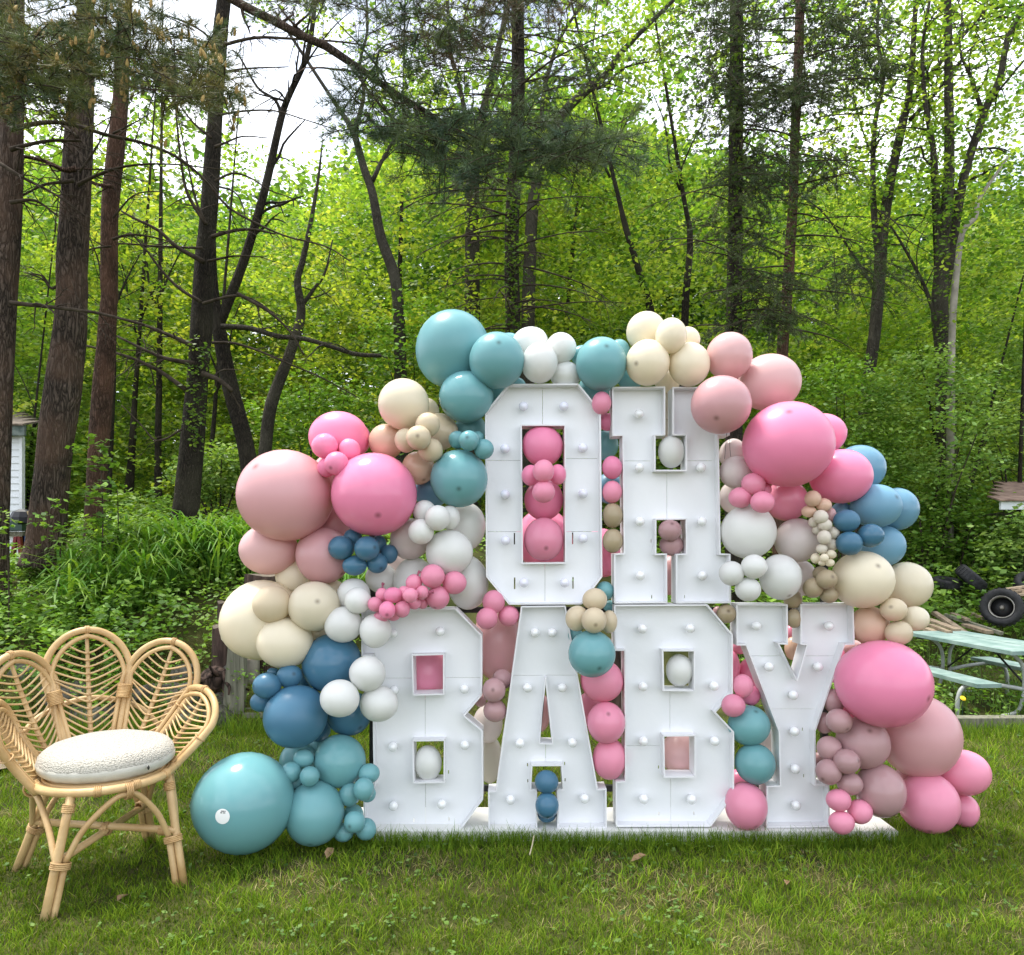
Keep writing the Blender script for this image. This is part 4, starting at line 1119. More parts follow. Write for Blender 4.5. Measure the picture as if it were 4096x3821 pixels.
def petal(A, B, T, wmax, nrib, bow=0.0, rise=0.13, label=None):
    """leaf-shaped back panel: A, B feet of the loop on the seat ring, T its tip"""
    M0 = (A + B) / 2; ax = T - M0; L = ax.length; ax = ax / L
    w = (B - A); w = (w - ax * w.dot(ax)); w0 = w.length / 2; w.normalize(); nn = ax.cross(w)
    if nn.dot(M0 - ch(0, 0, M0.z)) < 0: nn = -nn
    def prof(t, inset=0.0):
        tm = 0.66
        if t < tm: s = t / tm; x = w0 + (wmax - w0) * (s ** 1.15)
        else: s = (t - tm) / (1 - tm); x = wmax * math.sqrt(max(0, 1 - s * s))
        return max(0, x - inset)
    def pt(t, side, inset=0.0, out=0.0):
        tt = t * (1 - inset / L) if t > .66 else t
        return M0 + ax * (tt * L) + w * (side * prof(t, inset)) + nn * (bow * math.sin(t * math.pi * .8) + out)
    ts = [0, .12, .25, .38, .5, .6, .68, .76, .83, .89, .94, .975, .994]
    def loop(inset, r, name, out=0.0, par=None):
        P = [pt(t, -1, inset, out) for t in ts] + [M0 + ax * (L - inset) + nn * (bow * math.sin(math.pi * .8) + out)] + [pt(t, 1, inset, out) for t in reversed(ts)]
        b = MB(); b.tube(P, r, 10, 3); return b.build(name, m_rattan, par or chair, True)
    pe = loop(0.0, 0.0175, 'back_petal')
    if label: pe['label'] = label
    loop(0.030, 0.0115, 'inner_hoop', -0.004, pe)
    # spine, ribs bound to it
    sp = [M0 + ax * (L * t) + nn * (bow * math.sin(t * math.pi * .8) + 0.010) for t in (0.06, .3, .5, .7, .965)]
    b = MB(); b.tube(sp, [0.0125, .012, .0115, .0105, .009], 9, 3); b.build('spine', m_rattan, pe, True)
    for k in range(nrib):
        t0 = 0.08 + 0.74 * k / (nrib - 1)
        c = M0 + ax * (L * t0) + nn * (bow * math.sin(t0 * math.pi * .8) - 0.006)
        t1 = t0 + rise * (0.5 + 0.5 * prof(min(t0 + .08, .9)) / wmax)
        t1 = min(t1, 0.955)
        e1, e2 = pt(t1, -1, 0.036, -0.004), pt(t1, 1, 0.036, -0.004)
        mid1 = c.lerp(e1, .45) - ax * L * 0.010; mid2 = c.lerp(e2, .45) - ax * L * 0.010
        b = MB(); b.tube([e1, mid1, c, mid2, e2], 0.0050, 6, 3); b.build('rib', m_rattan, pe, True)
        if k % 1 == 0: wrap(c + nn * 0.010, ax, 0.0135, 2, parent=pe, pitch=0.005, rw=0.0022)
    for side in (-1, 1): wrap(pt(.5, side, .012), ax + w * side * .3, 0.026, 1 if side < 0 else 1, parent=pe)
    wrap(M0 + ax * L + nn * (bow * .58), w, 0.0185, 3, parent=pe)
    return pe
petal(ch(-.105, .255, .50), ch(.105, .255, .50), ch(0.0, .43, 1.155), .198, 15, bow=.02)
petal(ch(-.225, .165, .50), ch(-.09, .26, .50), ch(-.335, .285, 1.07), .188, 14, bow=.03)
petal(ch(.09, .26, .50), ch(.225, .165, .50), ch(.385, .275, 1.08), .192, 14, bow=.03)
petal(ch(-.272, -.09, .50), ch(-.20, .19, .50), ch(-.405, .04, .885), .185, 12, bow=.03)
petal(ch(.20, .19, .50), ch(.300, -.09, .50), ch(.478, .045, .850), .200, 12, bow=.03)
# bindings where neighbouring petals meet, and the bent cane behind the back
for (u, v, z, du) in ((-.155, .325, .83, -.02), (.155, .325, .83, .02)):
    wrap(ch(u, v, z), ch(u + du * 2, v + .05, z + .2) - ch(u, v, z), 0.030, 9, parent=chair)
b = MB(); b.tube([ch(-.33, .27, .62), ch(-.22, .36, .74), ch(0, .405, .80), ch(.22, .36, .74), ch(.33, .27, .62)], 0.014, 9, 5); b.build('rear_hoop', m_rattan, chair, True)
b = MB(); b.tube([ch(-.12, .262, .555), ch(0, .285, .605), ch(.12, .262, .555)], 0.013, 9, 5); b.build('rear_arch', m_rattan, chair, True)

# ------------------------------------------------------------------ cushion
def boucle_mat():
    m, nt, out = new_mat('cream_boucle'); N, L = nt.nodes, nt.links
    b = N.new('ShaderNodeBsdfPrincipled'); b.inputs['Roughness'].default_value = 0.95; b.inputs['Specular IOR Level'].default_value = 0.1; b.inputs['Sheen Weight'].default_value = 0.3
    tc = N.new('ShaderNodeTexCoord'); vo = N.new('ShaderNodeTexVoronoi'); vo.inputs['Scale'].default_value = 130; vo.inputs['Randomness'].default_value = 1
    L.new(tc.outputs['Object'], vo.inputs['Vector'])
    rp = N.new('ShaderNodeValToRGB'); rp.color_ramp.elements[0].color = (.51, .485, .42, 1); rp.color_ramp.elements[1].color = (.37, .345, .29, 1)
    rp.color_ramp.elements[0].position = .35; rp.color_ramp.elements[1].position = .85
    L.new(vo.outputs['Distance'], rp.inputs['Fac']); L.new(rp.outputs['Color'], b.inputs['Base Color'])
    bp = N.new('ShaderNodeBump'); bp.invert = True; bp.inputs['Strength'].default_value = 0.8; bp.inputs['Distance'].default_value = 0.008
    L.new(vo.outputs['Distance'], bp.inputs['Height']); L.new(bp.outputs['Normal'], b.inputs['Normal']); L.new(b.outputs['BSDF'], out.inputs['Surface'])
    return m
m_boucle = boucle_mat()
m_linen = surf('cream_linen', (0.52, 0.50, 0.43), (0.60, 0.58, 0.51), rough=0.85, scale=14, bump=0.15, bump_scale=160, spec=0.15)
cush = empty('seat_cushion', ch(0.01, -.02, .525), 'round off white boucle cushion on the rattan chair', 'cushion')
def cush_mesh(profile, name, mat, bumpy):
    seg = 72; v, f = lathe_data(profile, seg); V = np.array(v)
    V[:, 0] *= 1.0; V[:, 1] *= 0.97
    if bumpy:
        n = fbm(V * np.array([14, 14, 10]), 2, 3); V += (V / np.maximum(np.linalg.norm(V, axis=1, keepdims=True), 1e-6)) * (n * 0.0035)[:, None]
        V[:, 2] += fbm(V * np.array([5, 5, 0]), 2, 8) * 0.010
    else:
        a = np.arctan2(V[:, 1], V[:, 0]); V[:, :2] *= (1 + 0.006 * np.sin(a * 31) + .004 * np.sin(a * 17 + 1))[:, None]
    tilt = Matrix.Rotation(R(-3), 3, 'X')
    W = [ch(0.03, -.005, .528) + CU * p[0] + CV * p[1] + Vector((0, 0, p[2] + 0.02 * p[1])) for p in V]
    return link(name, mesh_from(name, W, f), mat, cush, True)
top = [(0, .140)] + [(x, .140 - .024 * (x / .27) ** 2.4) for x in np.linspace(.02, .25, 16)] + [(.272, .106), (.288, .086), (.294, .062)]
cush_mesh(top, 'boucle_top', m_boucle, True)
side = [(.293, .064), (.298, .054), (.296, .040), (.287, .022), (.270, .008), (.235, .001), (0, 0)]
cush_mesh(side, 'linen_side', m_linen, False)
tg = MB(); tp_ = ch(.155, -.285, .572); tg.box(tp_, (0.004, .012, .02), Matrix.Rotation(.5, 3, 'X')); tg.build('tag', m_black, cush)

# ------------------------------------------------------------------ trees
m_pine = bark_mat('pine_bark', (0.016, 0.012, 0.009), (0.110, 0.084, 0.066), (0.135, 0.082, 0.056), 11)
m_redpine = bark_mat('red_pine_bark', (0.03, 0.018, 0.012), (0.125, 0.076, 0.055), (0.17, 0.088, 0.056), 13)
m_dark = bark_mat('dark_bark', (0.012, 0.010, 0.008), (0.050, 0.040, 0.030), (0.065, 0.058, 0.04), 14)
m_grey = bark_mat('grey_bark', (0.03, 0.026, 0.02), (0.085, 0.075, 0.058), (0.11, 0.10, 0.075), 15)
m_twig = surf('dead_twig', (0.030, 0.023, 0.017), (0.075, 0.060, 0.045), rough=0.95, scale=12, spec=0.1)
m_needle = leaf_mat('pine_needle', trans=0.22, tint=(1.1, 1.05, 0.6), rough=0.5)
m_leaf = leaf_mat('spring_leaf', trans=0.5, tint=(1.38, 1.36, 0.60), rough=0.5, spec=0.35)
m_cone = surf('pollen_cone', (0.30, 0.19, 0.06), (0.42, 0.30, 0.11), rough=0.8, scale=30)

def tree(name, label, pts, Y, mat, crop=None, flare=1.25, extend=2.2, group='trees at the edge of the wood', tip=0.7):
    """pts (x, y, width) in photo pixels from the top down; the foot is carried to the ground, the top beyond the frame"""
    P = []
    for x, y, w in pts:
        if crop: x, y = src(crop, x, y); w = w * CROPS[crop][2]
        P.append((at(x, y, Y), w / FOC * Y / 2))
    P.reverse()                                             # foot first
    foot, r0 = P[0]; gz = float(ground_z(np.array([foot.x]), np.array([Y]))[0])
    if foot.z > gz + 0.1:
        d = (P[0][0] - P[1][0]); d = d / max(abs(d.z), 1e-3) * (foot.z - gz)
        f2 = foot + Vector((d.x * 0.5, 0, -(foot.z - gz) - 0.15)); P.insert(0, (f2, r0 * flare)); P.insert(1, (foot.lerp(f2, .72), r0 * (1 + (flare - 1) * .35)))
    top, rt = P[-1]
    if extend:
        d = (P[-1][0] - P[-2][0]).normalized(); P.append((top + d * extend, rt * tip))
    root = empty(name, (P[0][0].x, Y, gz), label, 'tree', group)
    pp, rr = catmull([p[0] for p in P], [p[1] for p in P], 7)
    seg = 22; v, f = tube_data(pp, rr, seg, 1, True); V = np.array([tuple(q) for q in v])
    # bark relief: long plates
    c = np.repeat(np.array([tuple(q) for q in pp]), seg, 0); dirn = V - c; rad = np.linalg.norm(dirn, axis=1, keepdims=True); dn = dirn / np.maximum(rad, 1e-6)
    n1 = fbm(np.concatenate([dn[:, :1] * 3.2 + c[:, :1], dn[:, 1:2] * 3.2, V[:, 2:3] * 2.0], 1), 2, 17)
    n2 = fbm(np.concatenate([dn[:, :1] * 1.2 + c[:, :1], dn[:, 1:2] * 1.2, V[:, 2:3] * 0.9], 1), 2, 29)
    V = c + dirn * (1 + 0.09 * n1 + 0.10 * n2)[:, None]
    link('trunk', mesh_from('trunk', V, f), mat, root, True)
    return root

def branch(root, pts, w0, w1, Y, crop='G', mat=None, twigs=0, name='branch', dy=0.0, seed=0, tl=0.5):
    """a bough from its foot outward, with dead twigs"""
    P = []
    for k, (x, y) in enumerate(pts):
        if crop: x, y = src(crop, x, y)
        P.append(at(x, y, Y + dy * k / max(1, len(pts) - 1)))
    s = CROPS[crop][2] if crop else 1.0
    n = len(P); rad = [(w0 + (w1 - w0) * (k / (n - 1)) ** 0.8) * s / FOC * Y / 2 for k in range(n)]
    b = MB(); b.tube(P, rad, 7, 4)
    rr = random.Random(seed + int(pts[0][0] * 7 + pts[0][1])); pp, ra = catmull(P, rad, 6)
    for _ in range(twigs):
        k = rr.randrange(len(pp) // 5, len(pp) - 1); t = (pp[min(k + 1, len(pp) - 1)] - pp[k - 1]).normalized()
        side = Vector((rr.uniform(-1, 1), rr.uniform(-1, 1), rr.uniform(-1.0, .8))); d = (t * rr.uniform(.3, 1) + side).normalized(); l = rr.uniform(.3, 1.2) * tl
        q = [pp[k]]
        for j in range(4): d = (d + Vector((rr.uniform(-.4, .4), rr.uniform(-.4, .4), rr.uniform(-.45, .25)))).normalized(); q.append(q[-1] + d * l / 4)
        r_ = max(ra[k] * .45, .0028); b.tube(q, [r_, r_ * .8, r_ * .65, r_ * .5, r_ * .3], 4, 2, False)
        for j in (1, 2, 3):
            if rr.random() < .6:
                d2 = (d + Vector((rr.uniform(-1, 1), rr.uniform(-1, 1), rr.uniform(-.8, .8)))).normalized(); l2 = l * rr.uniform(.15, .4)
                b.tube([q[j], q[j] + d2 * l2 * .5, q[j] + (d2 + Vector((0, 0, -.2))) * l2], [r_ * .5, r_ * .4, r_ * .22], 3, 1, False)
    return b.build(name, mat or m_twig, root, True)

GP = 'pines left of the balloon arch'
t1 = tree('pine_tree', 'rough pine trunk cut off by the left edge of the picture', [(45, -20, 86), (45, 420, 90), (42, 700, 88), (30, 1000, 92), (8, 1300, 98), (-8, 1700, 96), (-22, 2100, 100), (-28, 2300, 112)], 8.0, m_pine, group=GP)
t2 = tree('pine_tree', 'thick pine trunk second from the left edge, dark plated bark', [(343, -20, 62), (337, 211, 72), (320, 422, 98), (308, 704, 110), (290, 1056, 113), (291, 1200, 114), (258, 1523, 128), (216, 1847, 127), (185, 2170, 138), (176, 2270, 178)], 8.5, m_pine, group=GP)
t3 = tree('pine_tree', 'slimmer reddish pine trunk, third from the left edge', [(502, -20, 48), (482, 387, 58), (462, 600, 66), (440, 845, 66), (437, 1126, 64), (438, 1200, 62), (415, 1523, 76), (392, 1847, 74), (374, 2170, 74), (368, 2250, 96)], 9.4, m_redpine, group=GP)
t4 = tree('pine_tree', 'tall dark pine trunk with ivy, right of the reddish pine', [(896, -20, 54), (880, 141, 57), (859, 493, 58), (841, 775, 64), (819, 1056, 74), (808, 1268, 82), (790, 1523, 80), (763, 1847, 91), (738, 2130, 106)], 10.2, m_dark, group=GP)
GD = 'bare limbed trees in the middle distance'
t5 = tree('leaning_tree', 'forked leaning trunk between the dark pine and the dusty pink balloon', [(845, 900, 30), (850, 1100, 38), (862, 1239, 50), (916, 1523, 62), (960, 1690, 64), (994, 1847, 66), (1010, 2060, 74)], 11.0, m_dark, extend=0, group=GD)
branch(t5, [(873, 1310), (972, 1056), (1056, 775), (1120, 493), (1155, 387), (1232, 211), (1262, -20), (1275, -220)], 44, 14, 11.0, None, m_dark, 14, 'limb', tl=1.1)
branch(t5, [(1130, 470), (1100, 400), (1030, 350), (960, 230), (930, 200)], 16, 5, 11.0, None, m_dark, 8, 'limb', tl=.8)
t6 = tree('crooked_tree', 'crooked thin grey trunk above the topmost left pink balloon', [(1290, 560, 4), (1275, 700, 11), (1245, 880, 18), (1211, 1042, 24), (1190, 1126, 28), (1205, 1240, 34), (1188, 1329, 38), (1143, 1459, 42), (1085, 1620, 48), (1060, 1815, 50), (1048, 2060, 56)], 12.0, m_grey, extend=0, group=GD)
branch(t6, [(1195, 1240), (1260, 1150), (1300, 1090), (1330, 960)], 20, 5, 12.0, None, m_grey, 8, 'limb', tl=.8)
t7 = tree('forked_tree', 'slender forked grey trunk curving left of the hanging pine bough', [(1300, 352, 14), (1356, 437, 18), (1413, 528, 26), (1455, 669, 30), (1490, 775, 34), (1525, 951, 40), (1582, 1127, 44), (1600, 1400, 50), (1605, 1900, 60)], 13.0, m_grey, extend=1.5, group=GD)
branch(t7, [(1413, 528), (1441, 450), (1455, 366), (1440, 250), (1470, 120), (1462, -60)], 22, 8, 13.0, None, m_grey, 10, 'limb', tl=1.2)
branch(t7, [(1490, 725), (1540, 620), (1617, 493), (1640, 400)], 20, 8, 13.0, None, m_grey, 8, 'limb', tl=1.0)
t8 = tree('spruce_tree', 'straight spruce trunk with rows of dead side branches behind letter O', [(2070, -20, 48), (2072, 420, 54), (2053, 775, 56), (2046, 1056, 58), (2053, 1300, 62), (2056, 1800, 70)], 10.5, m_dark, group='spruces behind the letters')
t9 = tree('broad_tree', 'broad brown trunk half hidden behind the spruce at the middle', [(1960, 330, 24), (1915, 520, 34), (1890, 740, 54), (1888, 960, 60), (1890, 1300, 62), (1890, 1800, 70)], 15.0, m_grey, extend=3, group=GD)
branch(t9, [(1888, 740), (1872, 560), (1850, 400), (1800, 200), (1790, 20), (1770, -100)], 28, 10, 15.0, None, m_grey, 9, 'limb', tl=1.4)
branch(t9, [(1915, 520), (1990, 300), (2000, 150), (2020, 20)], 18, 6, 15.0, None, m_grey, 9, 'limb', tl=1.2)
t10 = tree('leaning_tree', 'grey trunk leaning right out of the spruce, upper middle', [(2715, -20, 14), (2497, 197, 22), (2427, 296, 28), (2342, 366, 32), (2236, 479, 36), (2150, 700, 44), (2120, 1000, 50), (2110, 1500, 60)], 14.0, m_grey, extend=2, group=GD)
branch(t10, [(2180, 640), (2170, 400), (2230, 180), (2300, 60), (2390, -40)], 24, 8, 14.0, None, m_grey, 12, 'limb', tl=1.2)
branch(t10, [(2342, 366), (2420, 340), (2500, 270), (2640, 240)], 18, 5, 14.0, None, m_grey, 12, 'limb', tl=1.2)
t11 = tree('spruce_tree', 'dark straight spruce trunk behind letter H, left of its thinner twin', [(2946, -20, 50), (2946, 400, 54), (2940, 900, 57), (2936, 1300, 60), (2936, 1700, 66)], 10.8, m_dark, group='spruces behind the letters')
t12 = tree('spruce_tree', 'thin reddish spruce trunk right of the dark straight one', [(3202, -20, 35), (3195, 211, 38), (3182, 493, 37), (3173, 775, 36), (3157, 1056, 42), (3143, 1268, 42), (3130, 1400, 44), (3120, 1800, 50)], 11.5, m_redpine, group='spruces behind the letters')
t13 = tree('forked_tree', 'two stemmed tree above the blue balloons at the right', [(3660, 60, 18), (3640, 352, 26), (3611, 493, 32), (3565, 704, 36), (3535, 900, 40), (3520, 1060, 46), (3499, 1329, 44), (3473, 1523, 46), (3460, 1700, 52), (3455, 2000, 60)], 13.0, m_grey, group=GD)
branch(t13, [(3520, 1050), (3500, 900), (3492, 704), (3500, 493), (3534, 317), (3510, 150), (3520, -60)], 30, 10, 13.0, None, m_grey, 16, 'limb', tl=1.4)
branch(t13, [(3630, 440), (3700, 330), (3795, 211), (3978, 0), (4060, -90)], 24, 10, 13.0, None, m_grey, 16, 'limb', tl=1.4)
branch(t13, [(3640, 480), (3720, 400), (3800, 300), (3900, 180), (4020, 140)], 18, 5, 13.0, None, m_grey, 12, 'limb', tl=1.2)
branch(t13, [(3500, 1160), (3400, 1000), (3300, 860), (3230, 800)], 14, 4, 13.0, None, m_grey, 12, 'limb', tl=1.0)
t14 = tree('forked_tree', 'three stemmed grey tree at the far right above the bushes', [(3790, -20, 26), (3795, 352, 32), (3795, 704, 38), (3772, 1000, 50), (3759, 1232, 60), (3776, 1439, 64), (3785, 1800, 72)], 12.4, m_grey, group=GD)
branch(t14, [(3775, 1180), (3808, 986), (3858, 704), (3949, 422), (3999, 317), (4034, 141), (4100, 20), (4130, -120)], 44, 16, 12.4, None, m_grey, 16, 'limb', tl=1.5)
branch(t14, [(3765, 1150), (3752, 915), (3738, 634), (3703, 422), (3690, 200), (3720, 0)], 34, 10, 12.4, None, m_grey, 14, 'limb', tl=1.4)
branch(t14, [(3930, 450), (3880, 300), (3840, 200), (3850, 40)], 18, 6, 12.4, None, m_grey, 12, 'limb', tl=1.3)
branch(t14, [(3760, 1330), (3700, 1150), (3610, 980), (3560, 900)], 20, 6, 12.4, None, m_grey, 12, 'limb', tl=1.2)
m_pale = surf('pale_dead_wood', (0.20, 0.18, 0.15), (0.32, 0.29, 0.24), rough=0.9, scale=8, bump=0.2)
t15 = tree('dead_tree', 'pale dead stem leaning against the three stemmed tree at the right', [(3990, 690, 10), (3915, 800, 16), (3900, 870, 20), (3850, 930, 22), (3830, 1060, 24), (3812, 1250, 26), (3806, 1420, 26), (3800, 1900, 30)], 12.0, m_pale, extend=0.3, flare=1.0, group=GD)
# thin stems deeper in the wood
for lab, pts, Y in (
    ('thin dark trunk between the thick pine and the dark pine', [(640, 1200, 20), (637, 1523, 22), (632, 1800, 26), (634, 2113, 34)], 14.5),
    ('dark trunk with a flared foot just right of the reddish pine', [(560, 1300, 16), (540, 1600, 20), (525, 1850, 28), (508, 2080, 44)], 15.0),
    ('faint thin trunk close behind the reddish pine', [(455, 1250, 22), (450, 1500, 26), (440, 1700, 30), (425, 1980, 40)], 13.0),
    ('thin trunk left of the leaning fork, behind the dark pine', [(870, 1500, 16), (850, 1750, 18), (815, 2060, 24)], 14.0),
    ('thin black stem right of the white shed', [(140, 1650, 9), (128, 1760, 11), (118, 1900, 14)], 13.5),
    ('thin dark trunk in the gap left of the spruce at the middle', [(1610, 600, 12), (1605, 900, 16), (1598, 1150, 18)], 17.0),
    ('slim trunk among the leaves between the spruce and letter H', [(2310, 800, 12), (2290, 1000, 16), (2270, 1250, 18)], 17.0),
    ('crooked slim trunk left of the dark spruce behind letter H', [(2440, 650, 16), (2500, 900, 24), (2560, 1100, 26), (2610, 1290, 30)], 14.0),
    ('second crooked slim trunk beside the one left of the dark spruce', [(2720, 700, 16), (2760, 950, 24), (2740, 1250, 30)], 14.5),
    ('dark trunk low among the bushes at the right', [(3770, 1750, 24), (3778, 1950, 28), (3785, 2150, 30)], 12.6),
    ('short dark slanting stem in the bushes near the roof', [(3920, 1800, 12), (3890, 1920, 16), (3870, 2020, 18)], 12.8),
    ('dark post like trunk under the roof corner', [(4075, 2050, 18), (4070, 2200, 20), (4068, 2350, 22)], 12.2)):
    st_ = tree('slender_tree', lab, pts, Y, m_dark, extend=6.5, group='slender trunks deeper in the wood', tip=0.12)
    tx, ty, tw_ = pts[0]; k_ = 1 if len(lab) % 2 else -1
    branch(st_, [(tx, ty + 60), (tx + 40 * k_, ty - 40), (tx + 60 * k_, ty - 200), (tx + 110 * k_, ty - 330)], tw_ * .7, 3, Y, None, m_dark, 10, 'limb', tl=1.1)
    branch(st_, [(tx, ty - 10), (tx - 50 * k_, ty - 130), (tx - 110 * k_, ty - 240)], tw_ * .55, 3, Y, None, m_dark, 9, 'limb', tl=1.0)

# measured dead boughs of the pines
branch(t1, [(60, 735), (200, 703), (300, 695), (420, 710), (600, 765), (800, 810), (1000, 890), (1160, 1020), (1300, 1180), (1500, 1290), (1650, 1350), (1850, 1400), (1990, 1485)], 30, 7, 7.7, 'G', m_twig, 26, tl=.5)
branch(t1, [(60, 850), (130, 830), (280, 800), (460, 800)], 30, 14, 7.6, 'G', m_twig, 8)
branch(t1, [(0, 930), (130, 1010), (250, 1070), (350, 1130), (480, 1230)], 22, 8, 7.7, 'G', m_twig, 14)
branch(t1, [(60, 1150), (200, 1140), (330, 1230)], 26, 8, 7.7, 'G', m_twig, 10)
branch(t1, [(60, 1720), (200, 1735), (340, 1750), (560, 1780), (820, 1846)], 28, 14, 7.8, 'G', m_twig, 10)
branch(t2, [(430, 960), (360, 965), (250, 915), (120, 885)], 34, 18, 8.2, 'G', m_redpine, 8)
branch(t2, [(420, 1025), (360, 1035), (250, 1050), (130, 1110)], 26, 10, 8.2, 'G', m_twig, 10)
branch(t2, [(440, 1050), (520, 1010), (650, 960), (800, 935), (1000, 935), (1270, 965)], 24, 6, 8.1, 'G', m_twig, 16)
branch(t2, [(440, 780), (340, 700), (220, 590)], 22, 7, 8.2, 'G', m_twig, 8)
branch(t2, [(450, 980), (540, 850), (620, 700), (640, 560)], 14, 5, 8.2, 'G', m_twig, 8)
branch(t2, [(400, 1540), (300, 1640), (240, 1570), (180, 1555)], 22, 7, 8.4, 'G', m_twig, 8)
branch(t3, [(640, 1060), (560, 1050), (500, 1030)], 26, 14, 9.2, 'G', m_redpine, 4)
branch(t3, [(640, 1360), (720, 1335), (830, 1340), (960, 1370)], 18, 7, 9.2, 'G', m_twig, 8)
branch(t3, [(630, 1400), (540, 1410), (470, 1430)], 14, 5, 9.2, 'G', m_twig, 6)
branch(t3, [(640, 760), (760, 700), (860, 640)], 13, 4, 9.2, 'G', m_twig, 8)
branch(t3, [(640, 1240), (760, 1110), (900, 1090), (980, 1130)], 12, 4, 9.2, 'G', m_twig, 10)
for pts, w0, w1, tw in (
    ([(1200, 1345), (1330, 1310), (1450, 1305), (1560, 1330)], 24, 10, 6), ([(1220, 835), (1280, 812), (1380, 775), (1530, 785)], 18, 5, 6),
    ([(1180, 1485), (1330, 1455), (1500, 1460)], 16, 6, 6), ([(1220, 1030), (1320, 985), (1420, 1010), (1530, 1080), (1640, 1120), (1760, 1180)], 15, 4, 12),
    ([(1250, 415), (1400, 390), (1640, 380)], 18, 5, 10), ([(1230, 655), (1400, 630), (1560, 630), (1700, 670), (1980, 760)], 14, 5, 20),
    ([(1150, 1725), (1330, 1680), (1450, 1710), (1560, 1790), (1640, 1880)], 18, 8, 8), ([(1250, 260), (1450, 215), (1650, 220), (1900, 235), (2100, 260)], 20, 8, 18),
    ([(1160, 1490), (1000, 1400), (900, 1310), (760, 1240), (690, 1200)], 30, 10, 10), ([(1150, 1410), (900, 1400), (680, 1385), (540, 1410)], 16, 6, 10),
    ([(1140, 1715), (1020, 1640), (920, 1540), (830, 1420), (740, 1320)], 22, 8, 10), ([(1200, 785), (1100, 700), (1030, 610)], 18, 8, 8),
    ([(1170, 1275), (1090, 1150), (1050, 1050), (1020, 850), (1000, 640)], 24, 10, 12), ([(1160, 1250), (1110, 1130), (1060, 900), (1010, 660)], 18, 6, 8),
    ([(1240, 280), (1150, 180), (1010, 110), (850, 60)], 16, 6, 10), ([(1200, 250), (1050, 215), (880, 200)], 14, 5, 10), ([(1240, 1060), (1330, 1090), (1380, 1170), (1400, 1300)], 12, 4, 8)):
    branch(t4, pts, w0, w1, 9.9, 'G', m_twig, tw)
for pts, w0, w1, tw in (([(960, 230), (850, 180), (700, 120), (590, 90)], 26, 10, 8), ([(960, 315), (820, 290), (700, 240), (580, 180)], 26, 10, 8), ([(920, 445), (800, 360), (680, 300), (580, 265), (420, 225)], 24, 10, 8),
                        ([(900, 640), (780, 700), (700, 620), (600, 520)], 12, 4, 8), ([(1000, 365), (1080, 395), (1150, 450)], 30, 20, 2)):
    branch(t4, pts, w0, w1, 10.0, 'J', m_twig, tw)
branch(t5, [(75, 265), (220, 270), (400, 330), (560, 400), (750, 480), (990, 610)], 20, 6, 10.6, 1, m_twig, 10)
branch(t5, [(130, 165), (230, 168), (330, 180), (480, 225), (640, 240), (800, 285), (960, 335), (1120, 345)], 36, 26, 10.7, 1, m_grey, 5)
branch(t4, [(230, -40), (420, 70), (560, 200), (640, 340)], 24, 8, 9.8, 1, m_twig, 6)

# rows of dead side branches on the spruces
def spruce_rows(root, xs_, ytop, ybot, Y, n, lmin, lmax, seed, droop=0.25, name='dead_branch'):
    rr = random.Random(seed)
    for k in range(n):
        sy = ytop + (ybot - ytop) * (k + rr.uniform(0, .8)) / n; sx = np.interp(sy, [p[1] for p in xs_], [p[0] for p in xs_])
        p = at(sx, sy, Y); a = rr.choice([0, math.pi]) + rr.gauss(0, .75); l = rr.uniform(lmin, lmax)
        d = Vector((math.cos(a), -abs(math.sin(a)) * .8 + .1, rr.uniform(-.05, .22))).normalized(); q = [p]
        for j in range(5): d = (d + Vector((rr.uniform(-.1, .1), rr.uniform(-.1, .1), -droop * rr.uniform(.1, .7)))).normalized(); q.append(q[-1] + d * l / 5)
        r0 = rr.uniform(.010, .018); b = MB(); b.tube(q, [r0, r0 * .85, r0 * .7, r0 * .55, r0 * .4, r0 * .2], 5, 2, False)
        for j in range(1, 5):
            for s in (-1, 1):
                if rr.random() < .75:
                    e = (d + Vector((rr.uniform(-.6, .6), rr.uniform(-.6, .6), rr.uniform(-.6, .1))) ).normalized(); l2 = l * rr.uniform(.1, .3)
                    b.tube([q[j], q[j] + e * l2 * .6, q[j] + (e + Vector((0, 0, -.25))) * l2], [r0 * .4, r0 * .3, r0 * .12], 3, 1, False)
        b.build(name, m_twig, root, True)
spruce_rows(t8, [(2072, 0), (2072, 420), (2050, 900), (2055, 1500)], 20, 1330, 10.4, 64, .6, 1.9, 5)
spruce_rows(t11, [(2946, 0), (2940, 900), (2936, 1500)], 30, 1330, 10.7, 30, .5, 1.6, 6)
spruce_rows(t12, [(3200, 0), (3173, 775), (3130, 1400)], 30, 1350, 11.4, 34, .5, 2.0, 7)

# ------------------------------------------------------------------ needles
def needle_tufts(P, D, per, ln, wd, cols, r=rng, spread=0.75):
    n = len(P); N = n * per; C = np.repeat(P, per, 0); d = unit(np.repeat(D, per, 0) * 0.9 + r.normal(0, spread, (N, 3)))
    s = unit(np.cross(d, r.normal(size=(N, 3)))); L = (ln * r.uniform(.7, 1.2, N))[:, None]
    V = np.empty((N, 4, 3)); V[:, 0] = C - s * wd * .5; V[:, 1] = C + s * wd * .5; V[:, 2] = C + d * L + s * wd * .18; V[:, 3] = C + d * L - s * wd * .18
    col = np.repeat(cols, per, 0) * r.uniform(.7, 1.3, (N, 1)); return V.reshape(-1, 3), np.arange(N * 4).reshape(N, 4), np.repeat(col, 4, 0)

